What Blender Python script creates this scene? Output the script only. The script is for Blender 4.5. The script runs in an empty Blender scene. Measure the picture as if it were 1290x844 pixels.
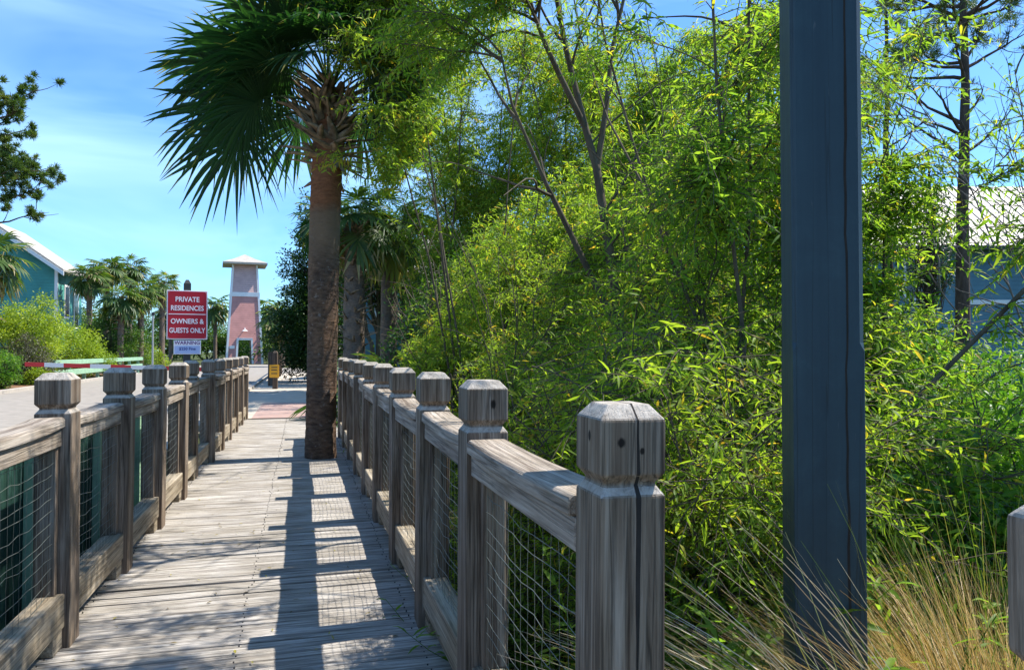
import bpy, bmesh, math, random
import numpy as np
from mathutils import Vector, Matrix
R = math.radians
scene = bpy.context.scene
col = scene.collection

# ------------------------------------------------------------------ world frame
# X to the right of the boardwalk, Y along it, Z up; the eye stands at (0, 0, 1.5)
YAW = 15.9
CY, SY = math.cos(R(YAW)), math.sin(R(YAW))
EYE = 1.5
FPX = 932.0
TAN_SUN = 1.53

def P(px, D, py=None, z=0.0):
    """point D metres in front of the eye, px/py = direction in the photo"""
    x = (px - 645.0) / FPX * D
    if py is not None:
        z = EYE + D * (442.0 - py) / FPX
    return Vector((x * CY + D * SY, D * CY - x * SY, z))

# ------------------------------------------------------------------ bookkeeping
def link(o, parent=None):
    col.objects.link(o)
    if parent is not None:
        o.parent = parent
    return o

def tag(o, label=None, cat=None, group=None, kind=None):
    if label: o['label'] = label
    if cat: o['category'] = cat
    if group: o['group'] = group
    if kind: o['kind'] = kind
    return o

def empty(name, loc=(0, 0, 0), rz=0.0, label=None, cat=None, group=None):
    o = bpy.data.objects.new(name, None)
    o.empty_display_size = 0.2
    link(o)
    o.location = loc
    o.rotation_euler = (0, 0, rz)
    return tag(o, label, cat, group)

def np_mesh(name, V, faces, mat=None, rnd=None, smooth=False):
    """faces: list of integer arrays (m, k); rnd: list of arrays, one value per face"""
    me = bpy.data.meshes.new(name)
    V = np.asarray(V, dtype=np.float32)
    me.vertices.add(len(V))
    me.vertices.foreach_set('co', V.ravel())
    faces = [np.asarray(f, dtype=np.int32) for f in faces if len(f)]
    loops = np.concatenate([f.ravel() for f in faces])
    tot = np.concatenate([np.full(len(f), f.shape[1], np.int32) for f in faces])
    start = np.concatenate([[0], np.cumsum(tot)[:-1]]).astype(np.int32)
    me.loops.add(len(loops))
    me.loops.foreach_set('vertex_index', loops)
    me.polygons.add(len(tot))
    me.polygons.foreach_set('loop_start', start)
    me.polygons.foreach_set('loop_total', tot)
    if smooth:
        me.polygons.foreach_set('use_smooth', np.ones(len(tot), dtype=bool))
    if rnd is not None:
        a = me.attributes.new('rnd', 'FLOAT', 'FACE')
        a.data.foreach_set('value', np.concatenate(rnd).astype(np.float32))
    me.update(calc_edges=True)
    if mat: me.materials.append(mat)
    return me

def mesh_obj(name, me, parent=None, loc=None):
    o = bpy.data.objects.new(name, me)
    link(o, parent)
    if loc is not None: o.location = loc
    return o

class MB:
    """collects simple shapes into one mesh"""
    def __init__(self):
        self.v, self.f, self.r, self.m = [], [], [], []
        self.mi = 0
    def add(self, vs, fs, r=0.5):
        b = len(self.v)
        self.v += [tuple(x) for x in vs]
        self.f += [tuple(b + i for i in f) for f in fs]
        self.r += [r] * len(fs)
        self.m += [self.mi] * len(fs)
    def box(self, lo, hi, r=0.5):
        x0, y0, z0 = lo; x1, y1, z1 = hi
        self.add([(x0,y0,z0),(x1,y0,z0),(x1,y1,z0),(x0,y1,z0),(x0,y0,z1),(x1,y0,z1),(x1,y1,z1),(x0,y1,z1)],
                 [(0,3,2,1),(4,5,6,7),(0,1,5,4),(1,2,6,5),(2,3,7,6),(3,0,4,7)], r)
    def hexa(self, p, r=0.5):
        self.add(p, [(0,3,2,1),(4,5,6,7),(0,1,5,4),(1,2,6,5),(2,3,7,6),(3,0,4,7)], r)
    def rings(self, rings, cap=True, r=0.5):
        n = len(rings[0]); vs = [p for ring in rings for p in ring]; fs = []
        for i in range(len(rings) - 1):
            for j in range(n):
                k = (j + 1) % n
                fs.append((i*n+j, i*n+k, (i+1)*n+k, (i+1)*n+j))
        if cap:
            fs.append(tuple(range(n))[::-1]); fs.append(tuple((len(rings)-1)*n + j for j in range(n)))
        self.add(vs, fs, r)
    def tube(self, pts, rad, n=8, r=0.5):
        pts = [Vector(p) for p in pts]
        if not hasattr(rad, '__len__'): rad = [rad] * len(pts)
        rings = []
        ref = Vector((0.13, 0.31, 0.94)).normalized()
        for i, p in enumerate(pts):
            d = (pts[min(i+1, len(pts)-1)] - pts[max(i-1, 0)]).normalized()
            a = ref if abs(d.dot(ref)) < 0.92 else Vector((1, 0.2, 0))
            u = d.cross(a).normalized(); w = d.cross(u)
            rings.append([p + (u * math.cos(t) + w * math.sin(t)) * rad[i] for t in [2*math.pi*k/n for k in range(n)]])
        self.rings(rings, True, r)
    def build(self, name, mats, parent=None, loc=None, bevel=0.0, segs=1, smooth=False):
        me = bpy.data.meshes.new(name)
        me.from_pydata([tuple(v) for v in self.v], [], self.f)
        if not isinstance(mats, (list, tuple)): mats = [mats]
        for m in mats: me.materials.append(m)
        if len(mats) > 1: me.polygons.foreach_set('material_index', self.m)
        a = me.attributes.new('rnd', 'FLOAT', 'FACE')
        a.data.foreach_set('value', self.r)
        bm = bmesh.new(); bm.from_mesh(me)
        bmesh.ops.recalc_face_normals(bm, faces=bm.faces)
        if bevel > 0:
            es = [e for e in bm.edges if len(e.link_faces) == 2 and e.calc_face_angle(0) > 0.5]
            bmesh.ops.bevel(bm, geom=es, offset=bevel, segments=segs, affect='EDGES', profile=0.6)
        if smooth:
            for f in bm.faces: f.smooth = True
        bm.to_mesh(me); bm.free()
        me.update()
        return mesh_obj(name, me, parent, loc)

# ------------------------------------------------------------------ materials
def newmat(name):
    m = bpy.data.materials.new(name); m.use_nodes = True
    nt = m.node_tree; nt.nodes.clear()
    out = nt.nodes.new('ShaderNodeOutputMaterial')
    return m, nt, out

def ND(nt, typ, **kw):
    n = nt.nodes.new(typ)
    for k, v in kw.items():
        if k in n.inputs: n.inputs[k].default_value = v
        else: setattr(n, k, v)
    return n

def LK(nt, a, b): nt.links.new(a, b)

def ramp(nt, fac, stops):
    r = nt.nodes.new('ShaderNodeValToRGB')
    e = r.color_ramp.elements
    while len(e) < len(stops): e.new(0.5)
    for i, (p, c) in enumerate(stops):
        e[i].position = p
        e[i].color = (c[0], c[1], c[2], 1) if hasattr(c, '__len__') else (c, c, c, 1)
    LK(nt, fac, r.inputs['Fac'])
    return r

def mixrgb(nt, mode, fac, a, b):
    m = nt.nodes.new('ShaderNodeMix'); m.data_type = 'RGBA'; m.blend_type = mode
    for inp, v in ((m.inputs[0], fac), (m.inputs[6], a), (m.inputs[7], b)):
        if isinstance(v, (int, float)): inp.default_value = v
        elif isinstance(v, (tuple, list)): inp.default_value = (v[0], v[1], v[2], 1)
        else: LK(nt, v, inp)
    return m.outputs[2]

def coords(nt, scale, use_rnd=True, obj_rnd=True):
    tc = ND(nt, 'ShaderNodeTexCoord')
    v = tc.outputs['Object']
    if obj_rnd:
        oi = ND(nt, 'ShaderNodeObjectInfo')
        mul = ND(nt, 'ShaderNodeMath', operation='MULTIPLY'); mul.inputs[1].default_value = 37.0
        LK(nt, oi.outputs['Random'], mul.inputs[0])
        ad = ND(nt, 'ShaderNodeVectorMath', operation='ADD')
        LK(nt, v, ad.inputs[0]); LK(nt, mul.outputs[0], ad.inputs[1]); v = ad.outputs[0]
    if use_rnd:
        at = ND(nt, 'ShaderNodeAttribute', attribute_name='rnd')
        mul = ND(nt, 'ShaderNodeMath', operation='MULTIPLY'); mul.inputs[1].default_value = 53.0
        LK(nt, at.outputs['Fac'], mul.inputs[0])
        ad = ND(nt, 'ShaderNodeVectorMath', operation='ADD')
        LK(nt, v, ad.inputs[0]); LK(nt, mul.outputs[0], ad.inputs[1]); v = ad.outputs[0]
    mp = ND(nt, 'ShaderNodeMapping'); mp.inputs['Scale'].default_value = scale
    LK(nt, v, mp.inputs['Vector'])
    return mp.outputs['Vector'], v

def wood(name, axis, c_dark, c_mid, c_light, grain=28.0, crack=0.5, tint=None, bump=0.5, rough=0.85, extra=None):
    """weathered timber with grain along a local axis"""
    m, nt, out = newmat(name)
    s = [grain] * 3; s[axis] = grain * 0.05
    vec, raw = coords(nt, tuple(s))
    n1 = ND(nt, 'ShaderNodeTexNoise', Scale=1.0, Detail=7.0, Roughness=0.62, Distortion=0.9); LK(nt, vec, n1.inputs['Vector'])
    base = ramp(nt, n1.outputs['Fac'], [(0.30, c_dark), (0.50, c_mid), (0.70, c_light)])
    s2 = [grain * 4.5] * 3; s2[axis] = grain * 0.10
    mp2 = ND(nt, 'ShaderNodeMapping'); mp2.inputs['Scale'].default_value = tuple(s2); LK(nt, raw, mp2.inputs['Vector'])
    n2 = ND(nt, 'ShaderNodeTexNoise', Scale=1.0, Detail=5.0, Roughness=0.7); LK(nt, mp2.outputs[0], n2.inputs['Vector'])
    fine = ramp(nt, n2.outputs['Fac'], [(0.36, 0.34), (0.5, 0.95), (0.7, 1.2)])
    c = mixrgb(nt, 'MULTIPLY', 0.8, base.outputs[0], fine.outputs[0])
    # drying cracks
    s3 = [grain * 0.8] * 3; s3[axis] = grain * 0.02
    mp3 = ND(nt, 'ShaderNodeMapping'); mp3.inputs['Scale'].default_value = tuple(s3); LK(nt, raw, mp3.inputs['Vector'])
    n3 = ND(nt, 'ShaderNodeTexNoise', Scale=1.0, Detail=3.0, Roughness=0.5, Distortion=0.4); LK(nt, mp3.outputs[0], n3.inputs['Vector'])
    ck = ramp(nt, n3.outputs['Fac'], [(0.0, 1.0), (0.485, 1.0), (0.5, 0.25), (0.515, 1.0)])
    c = mixrgb(nt, 'MULTIPLY', crack, c, ck.outputs[0])
    # large blotches of weathering
    n4 = ND(nt, 'ShaderNodeTexNoise', Scale=2.3, Detail=4.0); LK(nt, raw, n4.inputs['Vector'])
    bl = ramp(nt, n4.outputs['Fac'], [(0.35, tint or (0.82, 0.78, 0.72)), (0.65, (1.08, 1.08, 1.1))])
    c = mixrgb(nt, 'MULTIPLY', 0.9, c, bl.outputs[0])
    # knots
    if extra:
        tc = ND(nt, 'ShaderNodeTexCoord')
        for (kx, ky, kz, kr, el) in extra:
            sb = ND(nt, 'ShaderNodeVectorMath', operation='SUBTRACT'); sb.inputs[1].default_value = (kx, ky, kz)
            LK(nt, tc.outputs['Object'], sb.inputs[0])
            ml = ND(nt, 'ShaderNodeVectorMath', operation='MULTIPLY'); ml.inputs[1].default_value = (1 / kr, 1 / kr, 1 / (kr * el))
            LK(nt, sb.outputs[0], ml.inputs[0])
            ln = ND(nt, 'ShaderNodeVectorMath', operation='LENGTH'); LK(nt, ml.outputs[0], ln.inputs[0])
            nz = ND(nt, 'ShaderNodeMath', operation='MULTIPLY_ADD'); LK(nt, n2.outputs['Fac'], nz.inputs[0])
            nz.inputs[1].default_value = 0.7; LK(nt, ln.outputs['Value'], nz.inputs[2])
            kn = ramp(nt, nz.outputs[0], [(0.0, 0.05), (0.75, 0.09), (1.0, 0.8)])
            c = mixrgb(nt, 'MULTIPLY', 1.0, c, kn.outputs[0])
    if axis == 2 and 'post' in name:
        tn = ND(nt, 'ShaderNodeTexCoord'); sn = ND(nt, 'ShaderNodeSeparateXYZ'); LK(nt, tn.outputs['Normal'], sn.inputs[0])
        em = ramp(nt, sn.outputs['Z'], [(0.45, 0.0), (0.62, 1.0)])
        mpe = ND(nt, 'ShaderNodeMapping'); mpe.inputs['Scale'].default_value = (30, 30, 30); LK(nt, raw, mpe.inputs['Vector'])
        ne = ND(nt, 'ShaderNodeTexNoise', Scale=1.0, Detail=9.0, Roughness=0.75, Distortion=0.6); LK(nt, mpe.outputs[0], ne.inputs['Vector'])
        eg = ramp(nt, ne.outputs['Fac'], [(0.30, (0.17, 0.145, 0.12)), (0.48, (0.37, 0.33, 0.285)), (0.72, (0.54, 0.49, 0.43))])
        c = mixrgb(nt, 'MIX', em.outputs[0], c, eg.outputs[0])
    b = ND(nt, 'ShaderNodeBsdfPrincipled', Roughness=rough); b.inputs['Specular IOR Level'].default_value = 0.2
    LK(nt, c, b.inputs['Base Color'])
    h = mixrgb(nt, 'MULTIPLY', 1.0, fine.outputs[0], ck.outputs[0])
    bp = ND(nt, 'ShaderNodeBump', Strength=bump, Distance=0.006); LK(nt, h, bp.inputs['Height'])
    LK(nt, bp.outputs[0], b.inputs['Normal'])
    LK(nt, b.outputs[0], out.inputs[0])
    return m

def plain(name, c, rough=0.6, var=0.25, scale=6.0, bump=0.0, metallic=0.0, spec=0.4, stretch=(1, 1, 1), c2=None):
    m, nt, out = newmat(name)
    tc = ND(nt, 'ShaderNodeTexCoord')
    mp = ND(nt, 'ShaderNodeMapping'); mp.inputs['Scale'].default_value = stretch; LK(nt, tc.outputs['Object'], mp.inputs['Vector'])
    n = ND(nt, 'ShaderNodeTexNoise', Scale=scale, Detail=8.0, Roughness=0.65); LK(nt, mp.outputs[0], n.inputs['Vector'])
    lo = tuple(x * (1 - var) for x in c); hi = c2 or tuple(min(1, x * (1 + var)) for x in c)
    r = ramp(nt, n.outputs['Fac'], [(0.3, lo), (0.7, hi)])
    b = ND(nt, 'ShaderNodeBsdfPrincipled', Roughness=rough, Metallic=metallic); b.inputs['Specular IOR Level'].default_value = spec
    LK(nt, r.outputs[0], b.inputs['Base Color'])
    if bump:
        bp = ND(nt, 'ShaderNodeBump', Strength=bump, Distance=0.01); LK(nt, n.outputs['Fac'], bp.inputs['Height'])
        LK(nt, bp.outputs[0], b.inputs['Normal'])
    LK(nt, b.outputs[0], out.inputs[0])
    return m

def leafmat(name, stops, trans, tfac=0.45, rough=0.42, spec=0.35):
    m, nt, out = newmat(name)
    at = ND(nt, 'ShaderNodeAttribute', attribute_name='rnd')
    r = ramp(nt, at.outputs['Fac'], stops)
    b = ND(nt, 'ShaderNodeBsdfPrincipled', Roughness=rough); b.inputs['Specular IOR Level'].default_value = spec
    LK(nt, r.outputs[0], b.inputs['Base Color'])
    t = ND(nt, 'ShaderNodeBsdfTranslucent')
    tcol = mixrgb(nt, 'MULTIPLY', 1.0, r.outputs[0], trans)
    LK(nt, tcol, t.inputs['Color'])
    mx = ND(nt, 'ShaderNodeMixShader'); mx.inputs[0].default_value = tfac
    LK(nt, b.outputs[0], mx.inputs[1]); LK(nt, t.outputs[0], mx.inputs[2])
    LK(nt, mx.outputs[0], out.inputs[0])
    return m

M = {}
M['post'] = wood('weathered_post_timber', 2, (0.085,0.059,0.042), (0.215,0.166,0.125), (0.36,0.305,0.245), 26, 0.7)
M['post_near'] = wood('split_post_timber', 2, (0.16,0.108,0.075), (0.38,0.295,0.215), (0.56,0.475,0.38), 24, 0.75,
                      extra=[(-0.032,-0.084,1.300,0.019,1.15), (0.022,-0.084,1.280,0.011,1.3), (-0.084,-0.01,1.31,0.017,1.5)])
M['post_hole'] = wood('knotty_post_timber', 2, (0.10,0.07,0.049), (0.24,0.187,0.14), (0.38,0.325,0.26), 26, 0.6,
                      extra=[(0.022,-0.084,1.29,0.018,1.9)])
M['rail'] = wood('weathered_rail_timber', 1, (0.15,0.115,0.09), (0.33,0.28,0.228), (0.48,0.425,0.365), 22, 0.5)
M['deck'] = wood('weathered_deck_timber', 0, (0.20,0.175,0.152), (0.42,0.385,0.34), (0.57,0.535,0.485), 26, 0.55, tint=(0.76,0.73,0.68), bump=0.8)
M['toe'] = wood('toe_board_timber', 1, (0.18,0.14,0.095), (0.33,0.275,0.20), (0.45,0.40,0.32), 20, 0.5)
M['brownwood'] = wood('brown_fence_timber', 2, (0.06,0.045,0.035), (0.12,0.09,0.07), (0.19,0.15,0.12), 14, 0.4)
M['wire'] = plain('galvanised_wire', (0.20,0.22,0.20), 0.45, 0.2, 30, metallic=0.6)
M['greenwall'] = wood('green_painted_boards', 2, (0.012,0.042,0.032), (0.02,0.065,0.05), (0.032,0.09,0.072), 14, 0.6, rough=0.7)
M['palegreen'] = plain('pale_green_paint', (0.26,0.42,0.27), 0.6, 0.2, 5)
M['bluepaint'] = None
M['asphalt'] = plain('asphalt', (0.27,0.24,0.205), 0.9, 0.18, 3.0, 0.3, spec=0.2)
M['concrete'] = plain('pale_concrete', (0.46,0.40,0.32), 0.9, 0.16, 1.6, 0.2, spec=0.2)
M['kerb'] = plain('kerb_concrete', (0.40,0.36,0.31), 0.9, 0.18, 3.0, 0.2, spec=0.2)
M['soil'] = plain('dark_soil', (0.055,0.05,0.03), 0.95, 0.4, 2.5, 0.5, spec=0.1)
M['mulch'] = plain('brown_mulch', (0.18,0.10,0.055), 0.95, 0.5, 9, 0.6, spec=0.1)
M['teal'] = None
M['white'] = plain('white_trim_paint', (0.72,0.72,0.72), 0.5, 0.06, 3)
M['glass'] = plain('dark_window_glass', (0.02,0.03,0.04), 0.08, 0.2, 1, spec=0.6)
M['red'] = plain('red_sign_enamel', (0.40,0.008,0.022), 0.4, 0.05, 3)
M['redpaint'] = plain('red_paint', (0.55,0.03,0.03), 0.5, 0.1, 3)
M['signwhite'] = plain('white_sign_enamel', (0.78,0.76,0.80), 0.45, 0.04, 3)
M['signblue'] = plain('pale_blue_sign_enamel', (0.36,0.46,0.72), 0.45, 0.05, 3)
M['signpurple'] = plain('dark_purple_lettering', (0.12,0.02,0.16), 0.5, 0.05, 3)
M['signnavy'] = plain('navy_lettering', (0.02,0.04,0.22), 0.5, 0.05, 3)
M['yellow'] = plain('yellow_enamel', (0.75,0.36,0.02), 0.5, 0.06, 3)
M['darkmetal'] = plain('dark_metal', (0.03,0.032,0.035), 0.5, 0.2, 3)
M['greymetal'] = plain('grey_metal', (0.36,0.37,0.38), 0.5, 0.15, 3, metallic=0.3)
M['pineb'] = plain('pine_bark', (0.085,0.062,0.05), 0.95, 0.5, 7, 0.8, stretch=(1,1,0.3), spec=0.1)
M['bark'] = plain('willow_bark', (0.10,0.085,0.065), 0.95, 0.45, 12, 0.7, stretch=(1,1,0.25), spec=0.1)
M['deadbark'] = plain('dead_grey_bark', (0.17,0.15,0.135), 0.95, 0.35, 12, 0.6, stretch=(1,1,0.25), spec=0.1)
M['boot'] = plain('dry_leaf_base', (0.20,0.135,0.085), 0.85, 0.6, 9, 0.6, stretch=(1,1,1), spec=0.15, c2=(0.36,0.275,0.18))
M['blacktone'] = plain('knot_hole_shadow_wood', (0.02,0.016,0.013), 0.95, 0.3, 20)

def siding(name, c, pitch):
    """horizontal lap boards"""
    m, nt, out = newmat(name)
    tc = ND(nt, 'ShaderNodeTexCoord'); sp = ND(nt, 'ShaderNodeSeparateXYZ'); LK(nt, tc.outputs['Object'], sp.inputs[0])
    dv = ND(nt, 'ShaderNodeMath', operation='DIVIDE'); LK(nt, sp.outputs['Z'], dv.inputs[0]); dv.inputs[1].default_value = pitch
    fr = ND(nt, 'ShaderNodeMath', operation='FRACT'); LK(nt, dv.outputs[0], fr.inputs[0])
    n = ND(nt, 'ShaderNodeTexNoise', Scale=1.3, Detail=5.0); LK(nt, tc.outputs['Object'], n.inputs['Vector'])
    r = ramp(nt, n.outputs['Fac'], [(0.3, tuple(x * 0.85 for x in c)), (0.7, tuple(x * 1.12 for x in c))])
    b = ND(nt, 'ShaderNodeBsdfPrincipled', Roughness=0.6); b.inputs['Specular IOR Level'].default_value = 0.3
    LK(nt, r.outputs[0], b.inputs['Base Color'])
    inv = ND(nt, 'ShaderNodeMath', operation='SUBTRACT'); inv.inputs[0].default_value = 1.0; LK(nt, fr.outputs[0], inv.inputs[1])
    bp = ND(nt, 'ShaderNodeBump', Strength=1.0, Distance=0.06); LK(nt, inv.outputs[0], bp.inputs['Height'])
    LK(nt, bp.outputs[0], b.inputs['Normal']); LK(nt, b.outputs[0], out.inputs[0])
    return m
M['teal'] = siding('teal_lap_siding', (0.07, 0.265, 0.225), 0.22)
M['slate'] = siding('slate_blue_lap_siding', (0.095, 0.19, 0.225), 0.2)
M['pinksiding'] = siding('pink_lap_siding', (0.50, 0.235, 0.205), 0.25)
M['palepink'] = siding('pale_pink_lap_siding', (0.54, 0.36, 0.335), 0.25)
M['beige'] = siding('grey_beige_siding', (0.30, 0.27, 0.25), 0.2)
M['roof'] = plain('pale_metal_roof', (0.40, 0.355, 0.30), 0.55, 0.16, 1.5)

def paintpost():
    m, nt, out = newmat('navy_painted_timber')
    vec, raw = coords(nt, (14, 14, 0.5), False, False)
    n1 = ND(nt, 'ShaderNodeTexNoise', Scale=1.0, Detail=5.0, Roughness=0.6); LK(nt, vec, n1.inputs['Vector'])
    base = ramp(nt, n1.outputs['Fac'], [(0.3, (0.010,0.028,0.041)), (0.7, (0.019,0.045,0.060))])
    mp = ND(nt, 'ShaderNodeMapping'); mp.inputs['Scale'].default_value = (9, 9, 0.16); LK(nt, raw, mp.inputs['Vector'])
    n3 = ND(nt, 'ShaderNodeTexNoise', Scale=1.0, Detail=4.0, Roughness=0.6, Distortion=0.3); LK(nt, mp.outputs[0], n3.inputs['Vector'])
    ck = ramp(nt, n3.outputs['Fac'], [(0.0, 1.0), (0.490, 1.0), (0.499, 0.35), (0.508, 1.0)])
    nf = ND(nt, 'ShaderNodeTexNoise', Scale=3.2, Detail=9.0, Roughness=0.72, Distortion=0.4); LK(nt, raw, nf.inputs['Vector'])
    fade = ramp(nt, nf.outputs['Fac'], [(0.3, (0.78, 0.80, 0.82)), (0.55, (1.0, 1.0, 1.0)), (0.72, (1.45, 1.38, 1.28))])
    c0 = mixrgb(nt, 'MULTIPLY', 1.0, base.outputs[0], fade.outputs[0])
    mps = ND(nt, 'ShaderNodeMapping'); mps.inputs['Scale'].default_value = (60, 60, 9); LK(nt, raw, mps.inputs['Vector'])
    ns = ND(nt, 'ShaderNodeTexNoise', Scale=1.0, Detail=4.0, Roughness=0.6); LK(nt, mps.outputs[0], ns.inputs['Vector'])
    sc = ramp(nt, ns.outputs['Fac'], [(0.70, 0.0), (0.76, 0.5)])
    c0 = mixrgb(nt, 'MIX', sc.outputs[0], c0, (0.09, 0.10, 0.105))
    c = mixrgb(nt, 'MULTIPLY', 0.8, c0, ck.outputs[0])
    b = ND(nt, 'ShaderNodeBsdfPrincipled', Roughness=0.5); b.inputs['Specular IOR Level'].default_value = 0.35
    LK(nt, c, b.inputs['Base Color'])
    bp = ND(nt, 'ShaderNodeBump', Strength=0.5, Distance=0.006)
    h = mixrgb(nt, 'MULTIPLY', 1.0, n1.outputs['Fac'], ck.outputs[0]); LK(nt, h, bp.inputs['Height'])
    LK(nt, bp.outputs[0], b.inputs['Normal']); LK(nt, b.outputs[0], out.inputs[0])
    return m
M['bluepaint'] = paintpost()

def brickmat():
    m, nt, out = newmat('red_brick_paving')
    tc = ND(nt, 'ShaderNodeTexCoord')
    br = ND(nt, 'ShaderNodeTexBrick', Scale=1.0); br.inputs['Brick Width'].default_value = 0.2; br.inputs['Row Height'].default_value = 0.1
    br.inputs['Mortar Size'].default_value = 0.006
    br.inputs['Color1'].default_value = (0.33,0.20,0.165,1); br.inputs['Color2'].default_value = (0.40,0.27,0.23,1); br.inputs['Mortar'].default_value = (0.3,0.24,0.2,1)
    LK(nt, tc.outputs['Object'], br.inputs['Vector'])
    b = ND(nt, 'ShaderNodeBsdfPrincipled', Roughness=0.9); LK(nt, br.outputs['Color'], b.inputs['Base Color']); LK(nt, b.outputs[0], out.inputs[0])
    return m
M['brick'] = brickmat()

def palmtrunk(name, c_lo, c_hi, c_red=None, z_red=0):
    m, nt, out = newmat(name)
    tc = ND(nt, 'ShaderNodeTexCoord')
    mp = ND(nt, 'ShaderNodeMapping'); mp.inputs['Scale'].default_value = (9, 9, 26); LK(nt, tc.outputs['Object'], mp.inputs['Vector'])
    n1 = ND(nt, 'ShaderNodeTexNoise', Scale=1.0, Detail=8.0, Roughness=0.7); LK(nt, mp.outputs[0], n1.inputs['Vector'])
    base = ramp(nt, n1.outputs['Fac'], [(0.32, c_lo), (0.68, c_hi)]).outputs[0]
    n5 = ND(nt, 'ShaderNodeTexNoise', Scale=18.0, Detail=4.0, Roughness=0.6); LK(nt, tc.outputs['Object'], n5.inputs['Vector'])
    sp5 = ramp(nt, n5.outputs['Fac'], [(0.60, 0.0), (0.70, 1.0)])
    base = mixrgb(nt, 'MIX', sp5.outputs[0], base, (0.21, 0.185, 0.17))
    n6 = ND(nt, 'ShaderNodeTexNoise', Scale=3.0, Detail=3.0); LK(nt, tc.outputs['Object'], n6.inputs['Vector'])
    mo = ramp(nt, n6.outputs['Fac'], [(0.4, (0.75, 0.75, 0.75)), (0.65, (1.15, 1.0, 0.85))])
    base = mixrgb(nt, 'MULTIPLY', 1.0, base, mo.outputs[0])
    if c_red:
        sp = ND(nt, 'ShaderNodeSeparateXYZ'); LK(nt, tc.outputs['Object'], sp.inputs[0])
        ad = ND(nt, 'ShaderNodeMath', operation='MULTIPLY_ADD'); LK(nt, n6.outputs['Fac'], ad.inputs[0]); ad.inputs[1].default_value = 0.35; LK(nt, sp.outputs['Z'], ad.inputs[2])
        mr = ND(nt, 'ShaderNodeMapRange'); LK(nt, ad.outputs[0], mr.inputs[0]); mr.inputs[1].default_value = z_red - 0.06; mr.inputs[2].default_value = z_red + 0.12
        red = ramp(nt, n1.outputs['Fac'], [(0.3, tuple(x * 0.45 for x in c_red)), (0.7, c_red)])
        base = mixrgb(nt, 'MIX', mr.outputs[0], base, red.outputs[0])
        mr2 = ND(nt, 'ShaderNodeMapRange'); LK(nt, ad.outputs[0], mr2.inputs[0]); mr2.inputs[1].default_value = z_red - 0.85; mr2.inputs[2].default_value = z_red - 0.35
        tan = mixrgb(nt, 'MIX', 0.65, base, (0.22, 0.155, 0.10))
        inv = mixrgb(nt, 'MULTIPLY', 1.0, mr2.outputs[0], ramp(nt, mr.outputs[0], [(0, 1.0), (1, 0.0)]).outputs[0])
        base = mixrgb(nt, 'MIX', inv, base, tan)
    b = ND(nt, 'ShaderNodeBsdfPrincipled', Roughness=0.95); b.inputs['Specular IOR Level'].default_value = 0.1
    LK(nt, base, b.inputs['Base Color'])
    bp = ND(nt, 'ShaderNodeBump', Strength=1.0, Distance=0.03); LK(nt, n1.outputs['Fac'], bp.inputs['Height'])
    LK(nt, bp.outputs[0], b.inputs['Normal']); LK(nt, b.outputs[0], out.inputs[0])
    return m
M['palmtrunk'] = palmtrunk('palm_bark', (0.05,0.034,0.026), (0.19,0.135,0.10), (0.30,0.135,0.07), 3.62)
M['palmtrunk_far'] = palmtrunk('distant_palm_bark', (0.10,0.08,0.065), (0.26,0.21,0.17))

M['willow'] = leafmat('willow_leaf', [(0.0,(0.065,0.14,0.022)), (0.35,(0.115,0.21,0.03)), (0.75,(0.18,0.275,0.035)), (0.95,(0.25,0.32,0.04)), (1.0,(0.36,0.23,0.04))],
                      (2.4, 2.3, 0.9), 0.55, 0.5, 0.2)
M['willow_b'] = leafmat('yellowish_willow_leaf', [(0.0,(0.09,0.17,0.025)), (0.4,(0.165,0.26,0.032)), (0.85,(0.24,0.33,0.04)), (1.0,(0.36,0.25,0.04))],
                        (2.1, 2.0, 0.8), 0.56, 0.5, 0.2)
M['shrubleaf'] = leafmat('broad_shrub_leaf', [(0.0,(0.035,0.11,0.018)), (0.5,(0.075,0.185,0.025)), (1.0,(0.16,0.26,0.03))], (2.1, 2.0, 0.7), 0.45)
M['limeleaf'] = leafmat('lime_shrub_leaf', [(0.0,(0.12,0.20,0.014)), (0.5,(0.25,0.35,0.02)), (1.0,(0.38,0.44,0.04))], (1.5, 1.5, 0.6), 0.35)
M['darkleaf'] = leafmat('dark_tree_leaf', [(0.0,(0.010,0.034,0.010)), (0.6,(0.024,0.066,0.016)), (1.0,(0.06,0.11,0.022))], (1.6, 1.7, 0.6), 0.3)
M['midleaf'] = leafmat('mid_green_tree_leaf', [(0.0,(0.022,0.065,0.012)), (0.6,(0.05,0.115,0.018)), (1.0,(0.11,0.17,0.025))], (2.0, 2.0, 0.7), 0.38)
M['greyleaf'] = leafmat('grey_twiggy_leaf', [(0.0,(0.05,0.06,0.035)), (0.6,(0.12,0.12,0.075)), (1.0,(0.22,0.19,0.13))], (1.2, 1.2, 0.7), 0.25)
M['pineneedle'] = leafmat('pine_needle', [(0.0,(0.035,0.075,0.018)), (0.7,(0.085,0.145,0.03)), (1.0,(0.16,0.19,0.04))], (1.6, 1.6, 0.7), 0.3)
M['frond'] = leafmat('palm_frond', [(0.0,(0.012,0.044,0.018)), (0.7,(0.026,0.074,0.023)), (0.93,(0.055,0.115,0.030)), (1.0,(0.20,0.19,0.05))], (2.0, 2.2, 0.7), 0.32, 0.5, 0.35)
M['dryfrond'] = leafmat('dry_palm_frond', [(0.0,(0.16,0.13,0.06)), (0.6,(0.32,0.27,0.13)), (1.0,(0.50,0.44,0.26))], (1.0, 0.95, 0.7), 0.3, 0.5, 0.35)
M['farfrond'] = leafmat('distant_palm_frond', [(0.0,(0.025,0.065,0.018)), (0.6,(0.075,0.135,0.028)), (0.9,(0.16,0.20,0.045)), (1.0,(0.28,0.24,0.12))], (1.8, 1.8, 0.6), 0.35)
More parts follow.
